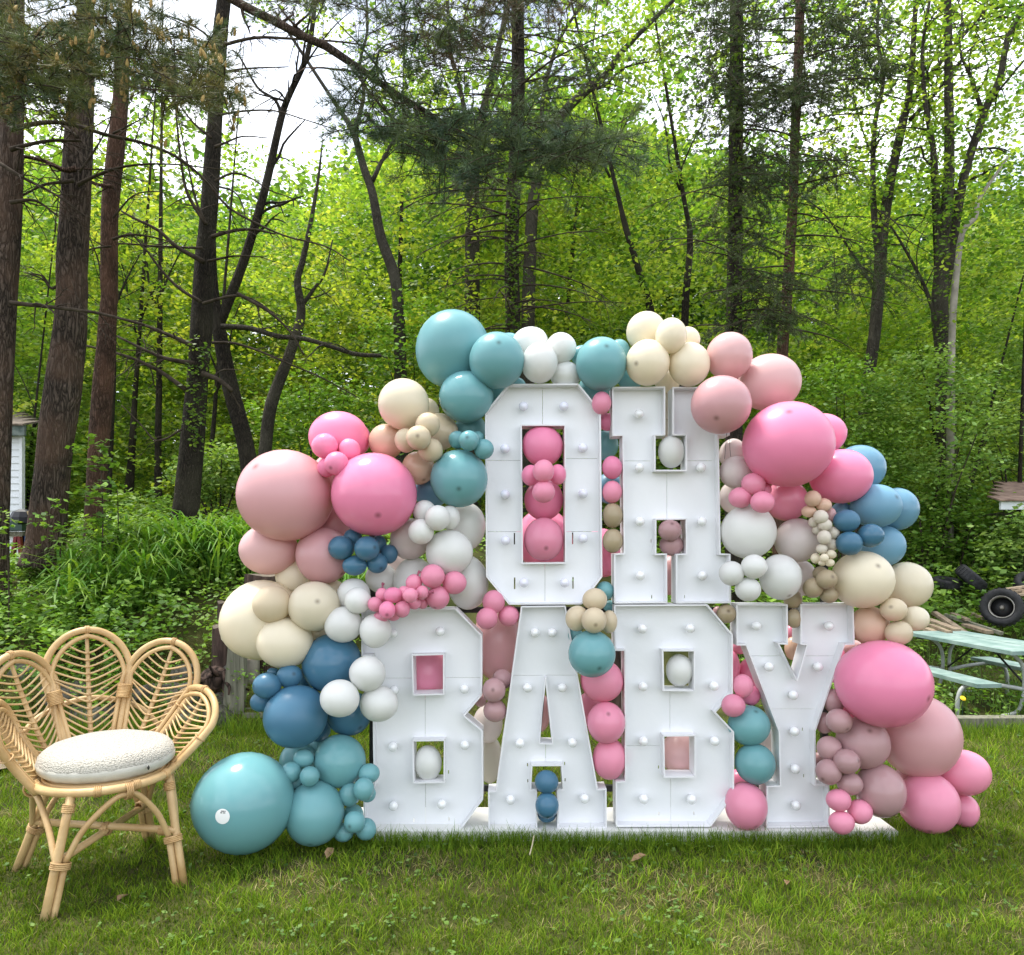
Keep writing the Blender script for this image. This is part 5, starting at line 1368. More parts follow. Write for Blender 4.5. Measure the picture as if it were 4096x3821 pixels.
def needle_sprays(root, heads, Y0, Y1, per, ln, wd, palette, name='needles', twig_len=(0.25, 0.6), tufts=9, seed=1, cones=0, hang=-.25):
    """heads: list of photo-pixel boxes (x0, y0, x1, y1, count): every head is a twig hung with needle tufts"""
    r = np.random.default_rng(seed); P, D, Cc, tw, cone = [], [], [], MB(), MB()
    for (x0, y0, x1, y1, cnt) in heads:
        for _ in range(cnt):
            Y = r.uniform(Y0, Y1); p = np.array(at(r.uniform(x0, x1), r.uniform(y0, y1), Y)); a = r.uniform(0, 2 * np.pi)
            d = np.array([np.cos(a), np.sin(a) * .7, r.normal(hang, .3)]); d /= np.linalg.norm(d); l = r.uniform(*twig_len)
            c = np.array(palette)[r.integers(len(palette))]
            pts = [p + d * l * t + np.array([0, 0, -.12 * l * t * t]) for t in np.linspace(0, 1, 4)]
            tw.tube([Vector(q) for q in pts], [.006, .005, .004, .002], 4, 1, False)
            for k in range(tufts):
                t = 1 - (k / tufts) ** 1.5; P.append(p + d * l * t + np.array([0, 0, -.12 * l * t * t]) + r.normal(0, .02, 3)); D.append(d + np.array([0, 0, .25])); Cc.append(c * r.uniform(.75, 1.25))
            if cones and r.uniform() < cones:
                for _k in range(r.integers(1, 4)):
                    e = pts[-1] + r.normal(0, .02, 3); u = Vector((r.normal(0, .3), r.normal(0, .3), 1)).normalized(); e = Vector(e)
                    cone.tube([e, e + u * .02, e + u * .045, e + u * .062], [.009, .014, .010, .003], 6, 1)
    V, F, Cl = needle_tufts(np.array(P), np.array(D), per, ln, wd, np.array(Cc), r)
    o = link(name, np_mesh(name, V, F, Cl), m_needle, root); o['kind'] = 'stuff'
    tw.build('twigs', m_twig, root)['kind'] = 'stuff'
    if cones and cone.v: cone.build('pollen_cones', m_cone, root)['kind'] = 'stuff'
PN = [(0.095, 0.125, 0.045), (0.12, 0.145, 0.045), (0.07, 0.105, 0.05), (0.16, 0.145, 0.055)]
PN2 = [(0.075, 0.120, 0.055), (0.100, 0.140, 0.055), (0.065, 0.110, 0.070)]
PNB = [(0.12, 0.08, 0.05), (0.10, 0.085, 0.045), (0.07, 0.075, 0.045)]
needle_sprays(t1, [(-150, -250, 420, 150, 70), (-120, 120, 330, 330, 110), (-120, 300, 260, 430, 60), (250, -200, 700, 120, 60), (330, 90, 620, 300, 50), (560, 120, 920, 400, 75), (640, 250, 900, 440, 40), (200, 250, 420, 380, 30)], 5.6, 7.2, 15, .085, .0042, PN, seed=3, cones=.55, tufts=8, twig_len=(.15, .4), hang=.05)
# big hanging bough with its needles
bough = branch(t4, [(1230, -60), (1400, 40), (1560, 120), (1700, 195), (1846, 260)], 52, 44, 7.6, 'G', m_pine, 4, 'bough')
branch(t4, [(1290, 175), (1420, 262), (1582, 373), (1700, 445), (1828, 528), (1930, 575), (2100, 605), (2330, 640)], 34, 9, 7.6, None, m_pine, 34, 'bough', tl=.8)
branch(t4, [(1400, 262), (1520, 420), (1640, 520), (1800, 600)], 12, 4, 7.55, None, m_twig, 20, tl=.5)
needle_sprays(t4, [(1420, 300, 1620, 520, 34), (1560, 380, 1830, 640, 52), (1700, 430, 2060, 660, 54), (1950, 490, 2300, 660, 48), (2200, 490, 2480, 630, 32), (1750, 620, 2080, 740, 18), (2300, 560, 2420, 650, 20)], 6.9, 7.9, 16, .10, .0042, PN2, seed=4, tufts=9, twig_len=(.2, .5), hang=-.1)
needle_sprays(t4, [(1450, -250, 1900, 60, 90), (1560, 40, 1900, 190, 50), (1100, -200, 1450, 40, 40), (1850, -150, 2350, 10, 50), (1700, 150, 1950, 300, 26)], 6.6, 8.0, 15, .095, .0042, PNB + PN2, name='brown_needles', seed=5, tufts=8, twig_len=(.2, .5), hang=-.15)
# spruce sprays on the right-hand pair: short needles, drooping
PS = [(0.065, 0.095, 0.034), (0.085, 0.115, 0.038), (0.05, 0.078, 0.034)]
needle_sprays(t11, [(2780, 200, 3020, 300, 40), (2840, 290, 3300, 400, 110), (2820, 90, 3050, 140, 30), (2950, 560, 3150, 730, 70), (2880, 700, 3080, 1000, 70), (2960, 1080, 3140, 1300, 90), (2750, -40, 3050, 60, 50), (2900, 380, 3020, 560, 30)], 10.1, 11.2, 15, .050, .006, PS, seed=6, tufts=14, twig_len=(.35, .8), hang=-.35)
needle_sprays(t12, [(3200, 60, 3500, 180, 70), (3230, 180, 3600, 330, 60), (3120, 330, 3290, 420, 40), (3180, 560, 3400, 720, 40), (3300, 1000, 3560, 1150, 45), (3050, -50, 3600, 40, 50)], 10.9, 12.0, 15, .050, .006, PS, seed=8, tufts=14, twig_len=(.35, .8), hang=-.3)
needle_sprays(t8, [(1900, -60, 2200, 60, 30), (2230, 230, 2420, 330, 24), (2000, 250, 2130, 420, 14), (1800, 680, 2020, 780, 24)], 10.0, 11.0, 15, .050, .006, PS, seed=9, tufts=14, twig_len=(.35, .7), hang=-.2)

# ivy on trunks
def ivy(root, xs_, y0, y1, Y, n, wpx, seed):
    r = np.random.default_rng(seed); sy = r.uniform(y0, y1, n); sx = np.interp(sy, [p[1] for p in xs_], [p[0] for p in xs_]) + r.normal(0, wpx, n)
    C = np.array([tuple(at(a, b, Y - .22 + .1 * abs(r.normal()))) for a, b in zip(sx, sy)])
    V, F, Cl = clump_leaves(C, .10, 6, .055, mix_cols(n, [(.10, .19, .03), (.16, .24, .05), (.06, .12, .02)], r), flat=1.0, tilt=.9, r=r)
    o = link('ivy', np_mesh('ivy', V, F, Cl), m_leaf, root); o['kind'] = 'stuff'
ivy(t8, [(2072, 0), (2050, 900), (2055, 1500)], 700, 1400, 10.4, 110, 22, 1)
ivy(t11, [(2946, 0), (2936, 1400)], 100, 1400, 10.7, 170, 24, 2)
ivy(t4, [(859, 493), (790, 1523), (763, 1847)], 1350, 1800, 10.1, 60, 24, 3)
ivy(t12, [(3200, 0), (3130, 1400)], 300, 1350, 11.4, 80, 16, 4)
ivy(t14, [(3790, 0), (3759, 1232), (3776, 1439)], 500, 1450, 12.2, 110, 24, 5)

# ------------------------------------------------------------------ the wood: leaves by depth
def canopy(a):
    """top of the closed foliage and of the loose foliage (photo rows) by direction a = x/y; a world-fixed outline of the wood"""
    sx = a * FOC + PX
    xx = [-900, 0, 250, 420, 620, 860, 1000, 1150, 1330, 1380, 1480, 1600, 1850, 2100, 2400, 2600, 2800, 3050, 3250, 3600, 4000, 5200]
    dn = [650, 660, 700, 760, 820, 900, 920, 840, 770, 660, 620, 590, 540, 500, 500, 580, 660, 720, 780, 830, 860, 800]
    ls = [-200, 60, 150, 300, 330, 520, 660, 640, 600, 420, 330, 240, 120, 20, -60, -120, -200, -250, -250, -250, -250, -250]
    return np.interp(sx, xx, dn), np.interp(sx, xx, ls)
SPRING = [(0.175, 0.295, 0.040), (0.255, 0.375, 0.055), (0.125, 0.240, 0.040), (0.350, 0.440, 0.090), (0.070, 0.160, 0.028)]
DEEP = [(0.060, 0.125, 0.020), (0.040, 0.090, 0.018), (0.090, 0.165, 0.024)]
def wood_layer(n, y0, y1, per, rad, size, pal, seed, low=-0.2, keep_loose=.12):
    r = np.random.default_rng(seed)
    y = r.uniform(y0, y1, n * 3); x = r.uniform(-1, 1, n * 3) * .86 * y; zmax = EYE + y * .80; z = ground_z(x, y) + low + r.uniform(0, 1, n * 3) * (zmax - ground_z(x, y) - low)
    sy = PY - (z - EYE) / y * FOC; dn, ls = canopy(x / y)
    wob = fbm(np.stack([x * .33, y * .33, z * .33], 1), 3, seed + 3) * 260
    gap = fbm(np.stack([x * .55 + 9, y * .3, z * .55], 1), 2, seed + 7)
    p = np.where(sy > dn + wob, 1.0, np.where(sy > ls + wob, keep_loose, 0.0)) * np.clip(.62 + gap * 1.9, .03, 1)
    k = r.uniform(0, 1, len(x)) < p; C = np.stack([x, y, z], 1)[k][:n]
    col = mix_cols(len(C), pal, r) * (1 + .45 * fbm(C * .45, 2, seed + 1)).clip(.4, 1.6)[:, None]
    # hue drifts from tree to tree
    h = fbm(C * .16, 2, 40); col = col * np.stack([1 + .45 * h, 1 + .15 * h, 1 - .2 * h], 1)
    return clump_leaves(C, rad * r.uniform(.7, 1.3, len(C)), per, size, col, flat=.5, tilt=.75, droop=-.25, r=r)
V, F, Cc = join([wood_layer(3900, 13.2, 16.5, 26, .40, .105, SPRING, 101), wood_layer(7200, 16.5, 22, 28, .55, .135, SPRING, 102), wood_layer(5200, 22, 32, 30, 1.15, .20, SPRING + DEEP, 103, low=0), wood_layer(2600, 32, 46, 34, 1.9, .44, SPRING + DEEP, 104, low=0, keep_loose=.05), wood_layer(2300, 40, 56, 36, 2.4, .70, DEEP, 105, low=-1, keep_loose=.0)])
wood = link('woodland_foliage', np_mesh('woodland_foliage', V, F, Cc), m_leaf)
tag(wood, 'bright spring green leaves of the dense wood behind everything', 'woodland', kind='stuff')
# leafy sprays carried by the forked trees themselves
def crown(root, boxes, Y0, Y1, per, size, pal, seed, rad=.34):
    r = np.random.default_rng(seed); C = []
    for (x0, y0, x1, y1, n) in boxes:
        for _ in range(n): C.append(tuple(at(r.uniform(x0, x1), r.uniform(y0, y1), r.uniform(Y0, Y1))))
    C = np.array(C); V, F, Cl = clump_leaves(C, rad * r.uniform(.6, 1.3, len(C)), per, size, mix_cols(len(C), pal, r), flat=.55, tilt=.7, r=r)
    o = link('crown', np_mesh('crown', V, F, Cl), m_leaf, root); o['kind'] = 'stuff'
crown(t13, [(3250, -250, 3750, 300, 120), (3350, 300, 3750, 800, 110), (3300, 700, 3560, 1000, 50)], 12.2, 14, 16, .085, SPRING, 61)
crown(t14, [(3700, -250, 4250, 250, 150), (3650, 250, 4200, 900, 170), (3820, 800, 4200, 1300, 110)], 11.6, 13.4, 16, .085, SPRING, 62)
crown(t10, [(2100, -200, 2800, 200, 110), (2150, 150, 2700, 450, 90)], 13, 15.5, 15, .09, SPRING, 63)
crown(t9, [(1500, -150, 1900, 200, 60), (1550, 150, 2050, 420, 50)], 14, 16, 15, .09, SPRING, 64)
crown(t7, [(1330, -200, 1500, 150, 18), (1400, 150, 1560, 360, 14)], 12.5, 14, 14, .08, SPRING, 65)
crown(t5, [(1000, -150, 1320, 160, 34), (850, 560, 1000, 800, 14)], 10.5, 11.8, 14, .07, SPRING, 66, .28)
crown(t6, [(980, 1050, 1330, 1330, 40), (1050, 900, 1300, 1050, 16)], 11.5, 12.8, 16, .07, SPRING, 67, .3)

# ------------------------------------------------------------------ planted bank on the left
m_weed = leaf_mat('weed_leaf', trans=0.36, tint=(1.25, 1.25, 0.45), rough=0.45, spec=0.32)
BANKG = [(0.140, 0.275, 0.040), (0.195, 0.350, 0.050), (0.100, 0.205, 0.034), (0.260, 0.400, 0.070)]
def scatter(n, x0, x1, y0, y1, seed, cond=None):
    r = np.random.default_rng(seed); x = r.uniform(x0, x1, n); y = r.uniform(y0, y1, n)
    k = np.ones(n, bool) if cond is None else cond(x, y, r)
    return x[k], y[k], r
def arching(x, y, r, h0, h1, w, per, pal):
    """arching strap leaves in tussocks"""
    n = len(x); N = n * per; X = np.repeat(x, per) + r.normal(0, .05, N); Y = np.repeat(y, per) + r.normal(0, .05, N); Z = ground_z(X, Y)
    th = r.uniform(0, 2 * np.pi, N); h = r.uniform(h0, h1, N); out = h * r.uniform(.55, 1.25, N); k = r.uniform(1.45, 1.95, N)
    d = np.stack([np.cos(th), np.sin(th), np.zeros(N)], 1); s = np.stack([-np.sin(th), np.cos(th), np.zeros(N)], 1) * w
    B = np.stack([X, Y, Z], 1); up = np.array([0, 0, 1.0]); P = []
    for t, ww in ((0, .35), (.28, .5), (.52, .5), (.76, .38), (1.0, .06)):
        c0 = B + d * (out * t ** 1.35)[:, None] + up * (h * (2.4 * t - k * t * t))[:, None]; P += [c0 - s * ww, c0 + s * ww]
    P = np.stack(P, 1); b = np.arange(N)[:, None] * 10; F = np.concatenate([b + np.array([[2 * j, 2 * j + 1, 2 * j + 3, 2 * j + 2]]) for j in range(4)], 0)
    c = mix_cols(N, pal, r) * r.uniform(.75, 1.25, (N, 1)); return P.reshape(-1, 3), F, np.repeat(c, 10, 0)
def left_side(x, y): return x < -0.9 + (y - 7) * .1
x, y, r = scatter(330, -7.5, -1.2, 7.5, 9.4, 21, lambda x, y, r: (fbm(np.stack([x * .9, y * .9, x * 0], 1), 2, 4) > -.15) & (x > -5.6) & (x / y > -.60))
lily = arching(x, y, r, .42, .72, .026, 20, [(0.115, 0.270, 0.034), (0.175, 0.345, 0.044), (0.080, 0.200, 0.030), (0.250, 0.390, 0.060)])
o = link('daylily_leaves', np_mesh('daylily_leaves', *lily), m_weed); tag(o, 'arching strap leaves of daylilies covering the bank at the left', 'plants', kind='stuff')
parts = []
x, y, r = scatter(1500, -8, -1.0, 6.95, 10.5, 22, lambda x, y, r: (r.uniform(0, 1, len(x)) < .75) & ~((x / y < -.585) & (y > 7.9)))
C = np.stack([x, y, ground_z(x, y) + r.uniform(.03, .34, len(x)) * (1 + .5 * (x < -3.6)) * np.where((x / y < -.60) & (y > 7.6), .35, 1)], 1); parts.append(clump_leaves(C, .17, 16, .062, mix_cols(len(C), BANKG, r), flat=.8, tilt=.6, r=r, aspect=.6))
x, y, r = scatter(420, -6.5, -3.4, 6.5, 8.6, 23, lambda x, y, r: ~((x / y < -.585) & (y > 7.7)))                   # broad-leaved growth behind the chair
C = np.stack([x, y, ground_z(x, y) + r.uniform(.05, .5, len(x))], 1); parts.append(clump_leaves(C, .16, 15, .075, mix_cols(len(C), BANKG, r), flat=.8, tilt=.5, r=r, aspect=.62))
x, y, r = scatter(500, -9, 1.5, 10, 15, 24, lambda x, y, r: x / y > -.58)
C = np.stack([x, y, ground_z(x, y) + r.uniform(.05, .45, len(x))], 1); parts.append(clump_leaves(C, .3, 14, .085, mix_cols(len(C), BANKG, r), flat=.8, tilt=.6, r=r))
x, y, r = scatter(420, -6.6, -4.4, 7.6, 9.2, 27, lambda x, y, r: x / y < -.575)
C = np.stack([x, y, ground_z(x, y) + r.uniform(.02, .14, len(x))], 1); parts.append(clump_leaves(C, .13, 14, .06, mix_cols(len(C), BANKG, r), flat=.6, tilt=.6, r=r))
o = link('bank_weeds', np_mesh('bank_weeds', *join(parts)), m_weed); tag(o, 'leafy green weeds and shrubs spreading over the left bank', 'plants', kind='stuff')

# saplings in front of the trunks
def sapling(label, sx, sy_top, sy_foot, Y, n, seed, leaf=.085, spread=.28):
    r = np.random.default_rng(seed); top, foot = at(sx, sy_top, Y), at(sx + r.uniform(-20, 20), sy_foot, Y); foot.z = float(ground_z(np.array([foot.x]), np.array([Y]))[0])
    root = empty('sapling', foot, label, 'sapling', 'young saplings on the bank'); b = MB(); b.tube([foot, foot.lerp(top, .5) + Vector((.03, 0, 0)), top], [.010, .008, .004], 6, 4); b.build('stem', m_twig, root, True)
    t = r.uniform(.35, 1.05, n); C = np.array([tuple(foot.lerp(top, a)) for a in t]) + r.normal(0, spread, (n, 3)) * np.array([1, .7, .35])
    V, F, Cl = clump_leaves(C, .10, 7, leaf, mix_cols(n, BANKG + [(.16, .25, .04)], r), flat=.4, tilt=.4, r=r); link('crown', np_mesh('crown', V, F, Cl), m_weed, root)['kind'] = 'stuff'
sapling('leafy sapling before the reddish pine trunk', 400, 1780, 2230, 8.2, 60, 1, .08, .2)
sapling('leafy sapling at the foot of the thick pine', 235, 2010, 2280, 7.9, 30, 2, .07, .13)
sapling('bright sapling right of the reddish pine foot', 470, 1960, 2240, 8.6, 50, 3, .08, .2)
sapling('sparse sapling at the left edge before the shed', 14, 2050, 2330, 7.3, 14, 4, .06, .10)

# rocks of the low retaining wall
m_rock = surf('mossy_rock', (0.060, 0.056, 0.046), (0.16, 0.15, 0.125), rough=0.95, scale=6, bump=0.6, bump_scale=18, spec=0.15, detail=8, obj_random=.25)
def rock_mesh(seed):
    r = np.random.default_rng(seed); bm = bmesh.new(); bmesh.ops.create_icosphere(bm, subdivisions=2, radius=1.0)
    V = np.array([tuple(v.co) for v in bm.verts]); n = fbm(V * 1.3 + seed * 7, 3, seed); V = V * (1 + .38 * n)[:, None]; V = np.clip(V, -.82, .82)
    for v, p in zip(bm.verts, V): v.co = p
    me = bpy.data.meshes.new('rock'); bm.to_mesh(me); bm.free(); me.materials.append(m_rock); return me
rocks = [rock_mesh(s) for s in range(6)]
wallr = empty('stone_wall', (-3.2, 6.8, 0), 'low dry wall of mossy stones at the foot of the left bank', 'wall')
rr = random.Random(5)
for k in range(46):
    x = -6.4 + rr.uniform(0, 4.3) if k > 12 else -3.9 + rr.uniform(0, 1.35); lv = rr.choice([0, 0, 1, 1, 2]); s = rr.uniform(.09, .19)
    y = 6.66 + lv * .14 + rr.uniform(-.04, .06)
    o = bpy.data.objects.new('stone', rocks[rr.randrange(6)]); COL.objects.link(o); o.parent = wallr; o.location = Vector((x, y, .06 + lv * .17)) - Vector(wallr.location)
    o.scale = (s * rr.uniform(.9, 1.5), s, s * rr.uniform(.65, .95)); o.rotation_euler = (rr.uniform(-.3, .3), rr.uniform(-.3, .3), rr.uniform(0, 6.28))
x, y, r = scatter(260, -6.4, -2.0, 6.55, 7.1, 25); C = np.stack([x, y, r.uniform(.05, .55, len(x))], 1)
V, F, Cl = clump_leaves(C, .09, 10, .04, mix_cols(len(C), BANKG + [(.16, .22, .10)], r), flat=.9, tilt=.6, r=r)
o = link('wall_plants', np_mesh('wall_plants', V, F, Cl), m_weed); tag(o, 'small leaves growing in the joints of the low stone wall', 'plants', kind='stuff')
# dry grass thatch hanging over the wall
x, y, r = scatter(900, -4.6, -2.3, 7.0, 7.3, 26); g = mix_cols(len(x), [(.20, .17, .09), (.12, .10, .05), (.09, .11, .03)], r)
v_ = blades(np.stack([x, y, ground_z(x, y)], 1), r.uniform(.05, .22, len(x)), np.full(len(x), .006), r.uniform(.08, .3, len(x)), g * .8, g, r)
o = link('dry_thatch', np_mesh('dry_thatch', *v_), m_grass); tag(o, 'dry grass hanging over the top of the stone wall', 'grass', kind='stuff')

# ------------------------------------------------------------------ stumps and posts beside the arch
m_log = bark_mat('weathered_log', (0.018, 0.013, 0.011), (0.090, 0.060, 0.048), (0.13, 0.085, 0.07), 6)
m_grain = surf('weathered_plank', (0.115, 0.115, 0.085), (0.24, 0.23, 0.175), rough=0.9, scale=5, stretch=(6, 6, .5), bump=0.5, bump_scale=10, spec=0.15, detail=8)
m_end = surf('log_end_grain', (0.10, 0.080, 0.060), (0.19, 0.155, 0.115), rough=0.95, scale=14, bump=.3)
def log(label, sx0, sx1, sy0, sy1, Y, mat=m_log, lean=0.0, name='log_post'):
    a, b_ = at((sx0 + sx1) / 2, sy0, Y), at((sx0 + sx1) / 2, sy1, Y); r0 = (sx1 - sx0) / FOC * Y / 2; z0 = min(b_.z, float(ground_z(np.array([b_.x]), np.array([Y]))[0])) - .05
    root = empty(name, (a.x, Y, z0), label, 'log post', 'old logs standing left of the arch'); seg = 16; P = []
    hs = np.linspace(0, 1, 9); v = []; rr2 = random.Random(int(sx0))
    ph = [rr2.uniform(0, 6.28) for _ in range(3)]
    for t in hs:
        for s in range(seg):
            th = 2 * math.pi * s / seg; q = r0 * (1 + .07 * math.sin(3 * th + ph[0] + t) + .05 * math.sin(7 * th + ph[1] + 2 * t)) * (1.12 - .14 * t)
            v.append((a.x + lean * t + q * math.cos(th), Y + q * math.sin(th), z0 + (a.z - z0) * t + (.015 * math.sin(th * 2 + ph[2]) if t == 1 else 0)))
    f = [(i * seg + s, i * seg + (s + 1) % seg, (i + 1) * seg + (s + 1) % seg, (i + 1) * seg + s) for i in range(8) for s in range(seg)]
    link('trunk_section', mesh_from('trunk_section', v, f), mat, root, True)
    link('cut_end', mesh_from('cut_end', v[-seg:], [tuple(range(seg))]), m_end, root)
log('tall reddish log post behind the huge cream balloon', 850, 918, 2506, 2720, 6.95)
log('broken dark log end higher on the bank by the cream balloon', 872, 925, 2408, 2520, 7.3)
log('wide log on the bank under the blush pink balloon', 985, 1110, 2300, 2420, 7.6)
log('pale peeling log behind the small denim balloons', 972, 1035, 2630, 2870, 6.9, m_pale)
log('dark log right of the peeling one, behind the blue balloons', 1030, 1160, 2630, 2870, 7.1)
log('dark log seen through the gap beside the right letter B', 2430, 2560, 2560, 2870, 7.0)
post = empty('plank_post', at(935, 2880, 6.6), 'grey weathered plank post standing before the logs', 'post')
for k, (x0, x1, y0) in enumerate(((912, 934, 2578), (935, 958, 2575), (960, 975, 2590))):
    A = [at(x0, y0, 6.62), at(x1, y0 + 8, 6.62), at(x1 + (0 if k else -2), 2890, 6.62), at(x0 - (26 if k == 0 else 3), 2890, 6.62)]
    b = MB(); v = [p + Vector((0, dy, 0)) for dy in (0, .09) for p in A]; b.add(v, [(0, 1, 2, 3), (7, 6, 5, 4), (0, 4, 5, 1), (1, 5, 6, 2), (2, 6, 7, 3), (3, 7, 4, 0)]); b.build('plank', m_grain, post)
sk = empty('timber_sill', at(1010, 2870, 6.6), 'low grey timber lying right of the plank post', 'timber')
b = MB(); p0, p1 = at(975, 2862, 6.64), at(1100, 2868, 6.64); b.box((p0 + p1) / 2, (abs(p1.x - p0.x), .08, .07)); b.build('beam', m_grain, sk)
b = MB(); p0, p1 = at(968, 2832, 6.66), at(1040, 2836, 6.66); b.box((p0 + p1) / 2, (abs(p1.x - p0.x), .03, .018)); b.build('batten', m_grain, sk)
roots = empty('root_wad', at(860, 2760, 6.75), 'dark tangled root wad in front of the reddish log', 'roots')
rr = random.Random(9)
for k in range(14):
    a = at(rr.uniform(815, 905), rr.uniform(2680, 2770), 6.72); d = Vector((rr.uniform(-1, 1), rr.uniform(-.6, .2), rr.uniform(-.9, .4))).normalized(); q = [a]
    for j in range(4): d = (d + Vector((rr.uniform(-.6, .6), rr.uniform(-.4, .4), rr.uniform(-.6, .3)))).normalized(); q.append(q[-1] + d * rr.uniform(.04, .09))
    b = MB(); b.tube(q, [.035, .03, .022, .015, .008], 7, 3); b.build('root', m_log, roots, True)
b = MB(); b.tube([at(825, 2740, 6.8), at(860, 2720, 6.75), at(905, 2735, 6.8)], [.10, .13, .10], 12, 4); b.build('root_base', m_log, roots, True)
bp = empty('bare_soil_patch', at(30, 3030, 5.6), None); bp['kind'] = 'structure'; bp.name = 'path'
n_ = 26; c_ = Vector((-3.95, 5.45, 0)); v = [c_ + Vector((.55 * math.cos(6.283 * k / n_) * (1 + .15 * math.sin(3 * 6.283 * k / n_)), .33 * math.sin(6.283 * k / n_), 0)) for k in range(n_)]
v = [Vector((p.x, p.y, float(ground_z(np.array([p.x]), np.array([p.y]))[0]) + .035)) for p in v]
link('bare_soil', mesh_from('bare_soil', v, [tuple(range(n_))]), surf('bare_soil', (.12, .09, .06), (.24, .19, .14), rough=1, scale=9, bump=.8, bump_scale=30, spec=.1, detail=8), bp)

# ------------------------------------------------------------------ white shed and clutter at the far left
m_siding = surf('white_vinyl_siding', (0.74, 0.76, 0.78), (0.66, 0.69, 0.71), rough=0.5, scale=2.0)
m_shingle = surf('grey_shingle', (0.12, 0.095, 0.075), (0.25, 0.20, 0.16), rough=0.95, scale=9, bump=.5)
m_fascia = surf('green_fascia', (0.06, 0.085, 0.075), (0.16, 0.19, 0.17), rough=0.8, scale=10)
SY = 12.6
shed = empty('garden_shed', at(20, 2260, SY), 'white sided garden shed behind the leftmost pine', 'shed')
xr = at(80, 0, SY).x; xc = at(92, 0, SY).x
ztop, zbot = at(0, 1745, SY).z, at(0, 2260, SY).z; nrow = 19; hh = (ztop - zbot) / nrow
for k in range(nrow):
    z0 = zbot + k * hh; b = MB(); x0 = xr - 3.2
    b.add([(x0, SY - .018, z0), (xr, SY - .018, z0), (xr, SY, z0 + hh), (x0, SY, z0 + hh), (x0, SY + .05, z0), (xr, SY + .05, z0), (xr, SY + .05, z0 + hh), (x0, SY + .05, z0 + hh)],
          [(0, 1, 2, 3), (4, 7, 6, 5), (0, 4, 5, 1), (3, 2, 6, 7), (0, 3, 7, 4), (1, 5, 6, 2)]); b.build('siding_board', m_siding, shed)
b = MB(); b.box(((xr + xc) / 2 + .002, SY + .01, (ztop + zbot) / 2), (xc - xr, .08, ztop - zbot)); b.build('corner_trim', m_siding, shed)
b = MB(); q_ = [(xc - 3.1, SY + .052), (xc - .004, SY + .052), (xc - 1.75, SY + 2.5), (xc - 4.8, SY + 2.5)]; b.add([(a_, c_, z_) for z_ in (zbot, ztop - .01) for a_, c_ in q_], [(0, 3, 2, 1), (4, 5, 6, 7), (0, 1, 5, 4), (1, 2, 6, 5), (2, 3, 7, 6), (3, 0, 4, 7)]); b.build('shed_body', m_siding, shed)
xe = at(126, 0, SY).x; b = MB(); b.box((xe - 1.75, SY - .16, ztop + .07), (3.5, .05, .17)); b.build('fascia', m_fascia, shed)
for k in range(6):
    y0 = SY - .22 + k * .45; z0 = ztop + .165 + k * .12; b = MB(); b.box((xe - 1.78 - k * .36, y0 + .24, z0 + .06), (3.56, .5, .03), Matrix.Rotation(R(15), 3, 'X')); b.build('shingle_course', m_shingle, shed)
m_greenp = surf('dark_green_plastic', (0.012, 0.035, 0.028), (0.02, 0.05, 0.04), rough=0.4, scale=6)
m_red = surf('red_plastic', (0.16, 0.012, 0.014), None, rough=0.45); m_blue = surf('blue_plastic', (0.02, 0.11, 0.42), None, rough=0.45); m_raw = surf('raw_pine_board', (.42, .30, .17), (.5, .37, .22), rough=.7, scale=6)
BY = 9.6
bin_ = empty('storage_bin', at(70, 2230, BY), 'dark green lidded storage bin before the white shed', 'bin')
b = MB(); p0, p1 = at(12, 2120, BY), at(130, 2100, BY); b.box(((p0.x + p1.x) / 2, BY, at(0, 2112, BY).z), (p1.x - p0.x, .42, .075)); b.box(((p0.x + p1.x) / 2, BY - .02, at(0, 2094, BY).z), (.22, .3, .04)); b.build('lid', m_greenp, bin_)
b = MB(); b.box(((p0.x + p1.x) / 2, BY + .02, at(0, 2136, BY).z), (p1.x - p0.x - .04, .36, .05)); b.build('rim', m_grain, bin_)
b = MB(); b.box(((p0.x + p1.x) / 2, BY + .05, at(0, 2190, BY).z), (p1.x - p0.x - .08, .3, .32)); b.build('bin_body', m_siding, bin_)
gr = empty('grill_cover', at(90, 2090, BY + .1), 'black domed grill cover on the green bin', 'grill'); b = MB(); g0 = at(90, 2092, BY)
prof = [(.001, .175), (.05, .172), (.11, .14), (.145, .07), (.15, .0), (0, 0)]; b.lathe(prof, Matrix.Translation(g0), 10); b.build('cover', surf('black_vinyl', (.008, .009, .014), (.015, .016, .022), rough=.5), gr)
bd = empty('raw_board', at(122, 2080, BY - .2), 'pale raw board leaning against the thick pine', 'board'); b = MB(); A = [at(106, 2046, BY - .15), at(128, 2040, BY - .15), at(136, 2090, BY - .15), at(124, 2096, BY - .15)]
v = [p + Vector((0, dy, 0)) for dy in (0, .03) for p in A]; b.add(v, [(0, 1, 2, 3), (7, 6, 5, 4), (0, 4, 5, 1), (1, 5, 6, 2), (2, 6, 7, 3), (3, 7, 4, 0)]); b.build('plank', m_raw, bd)
def slab(name, label, pts, Y, mat, cat, th=.05):
    root = empty(name, at(pts[2][0], pts[2][1], Y), label, cat); b = MB(); A = [at(px_, py_, Y) for px_, py_ in pts]; v = [p + Vector((0, dy, 0)) for dy in (0, th) for p in A]
    b.add(v, [(0, 1, 2, 3), (7, 6, 5, 4), (0, 4, 5, 1), (1, 5, 6, 2), (2, 6, 7, 3), (3, 7, 4, 0)]); b.build('panel', mat, root); return root
easel = slab('folding_trestle', 'dark red folding trestle under the green bin', [(54, 2146), (66, 2146), (50, 2244), (36, 2244)], BY - .3, m_red, 'trestle')
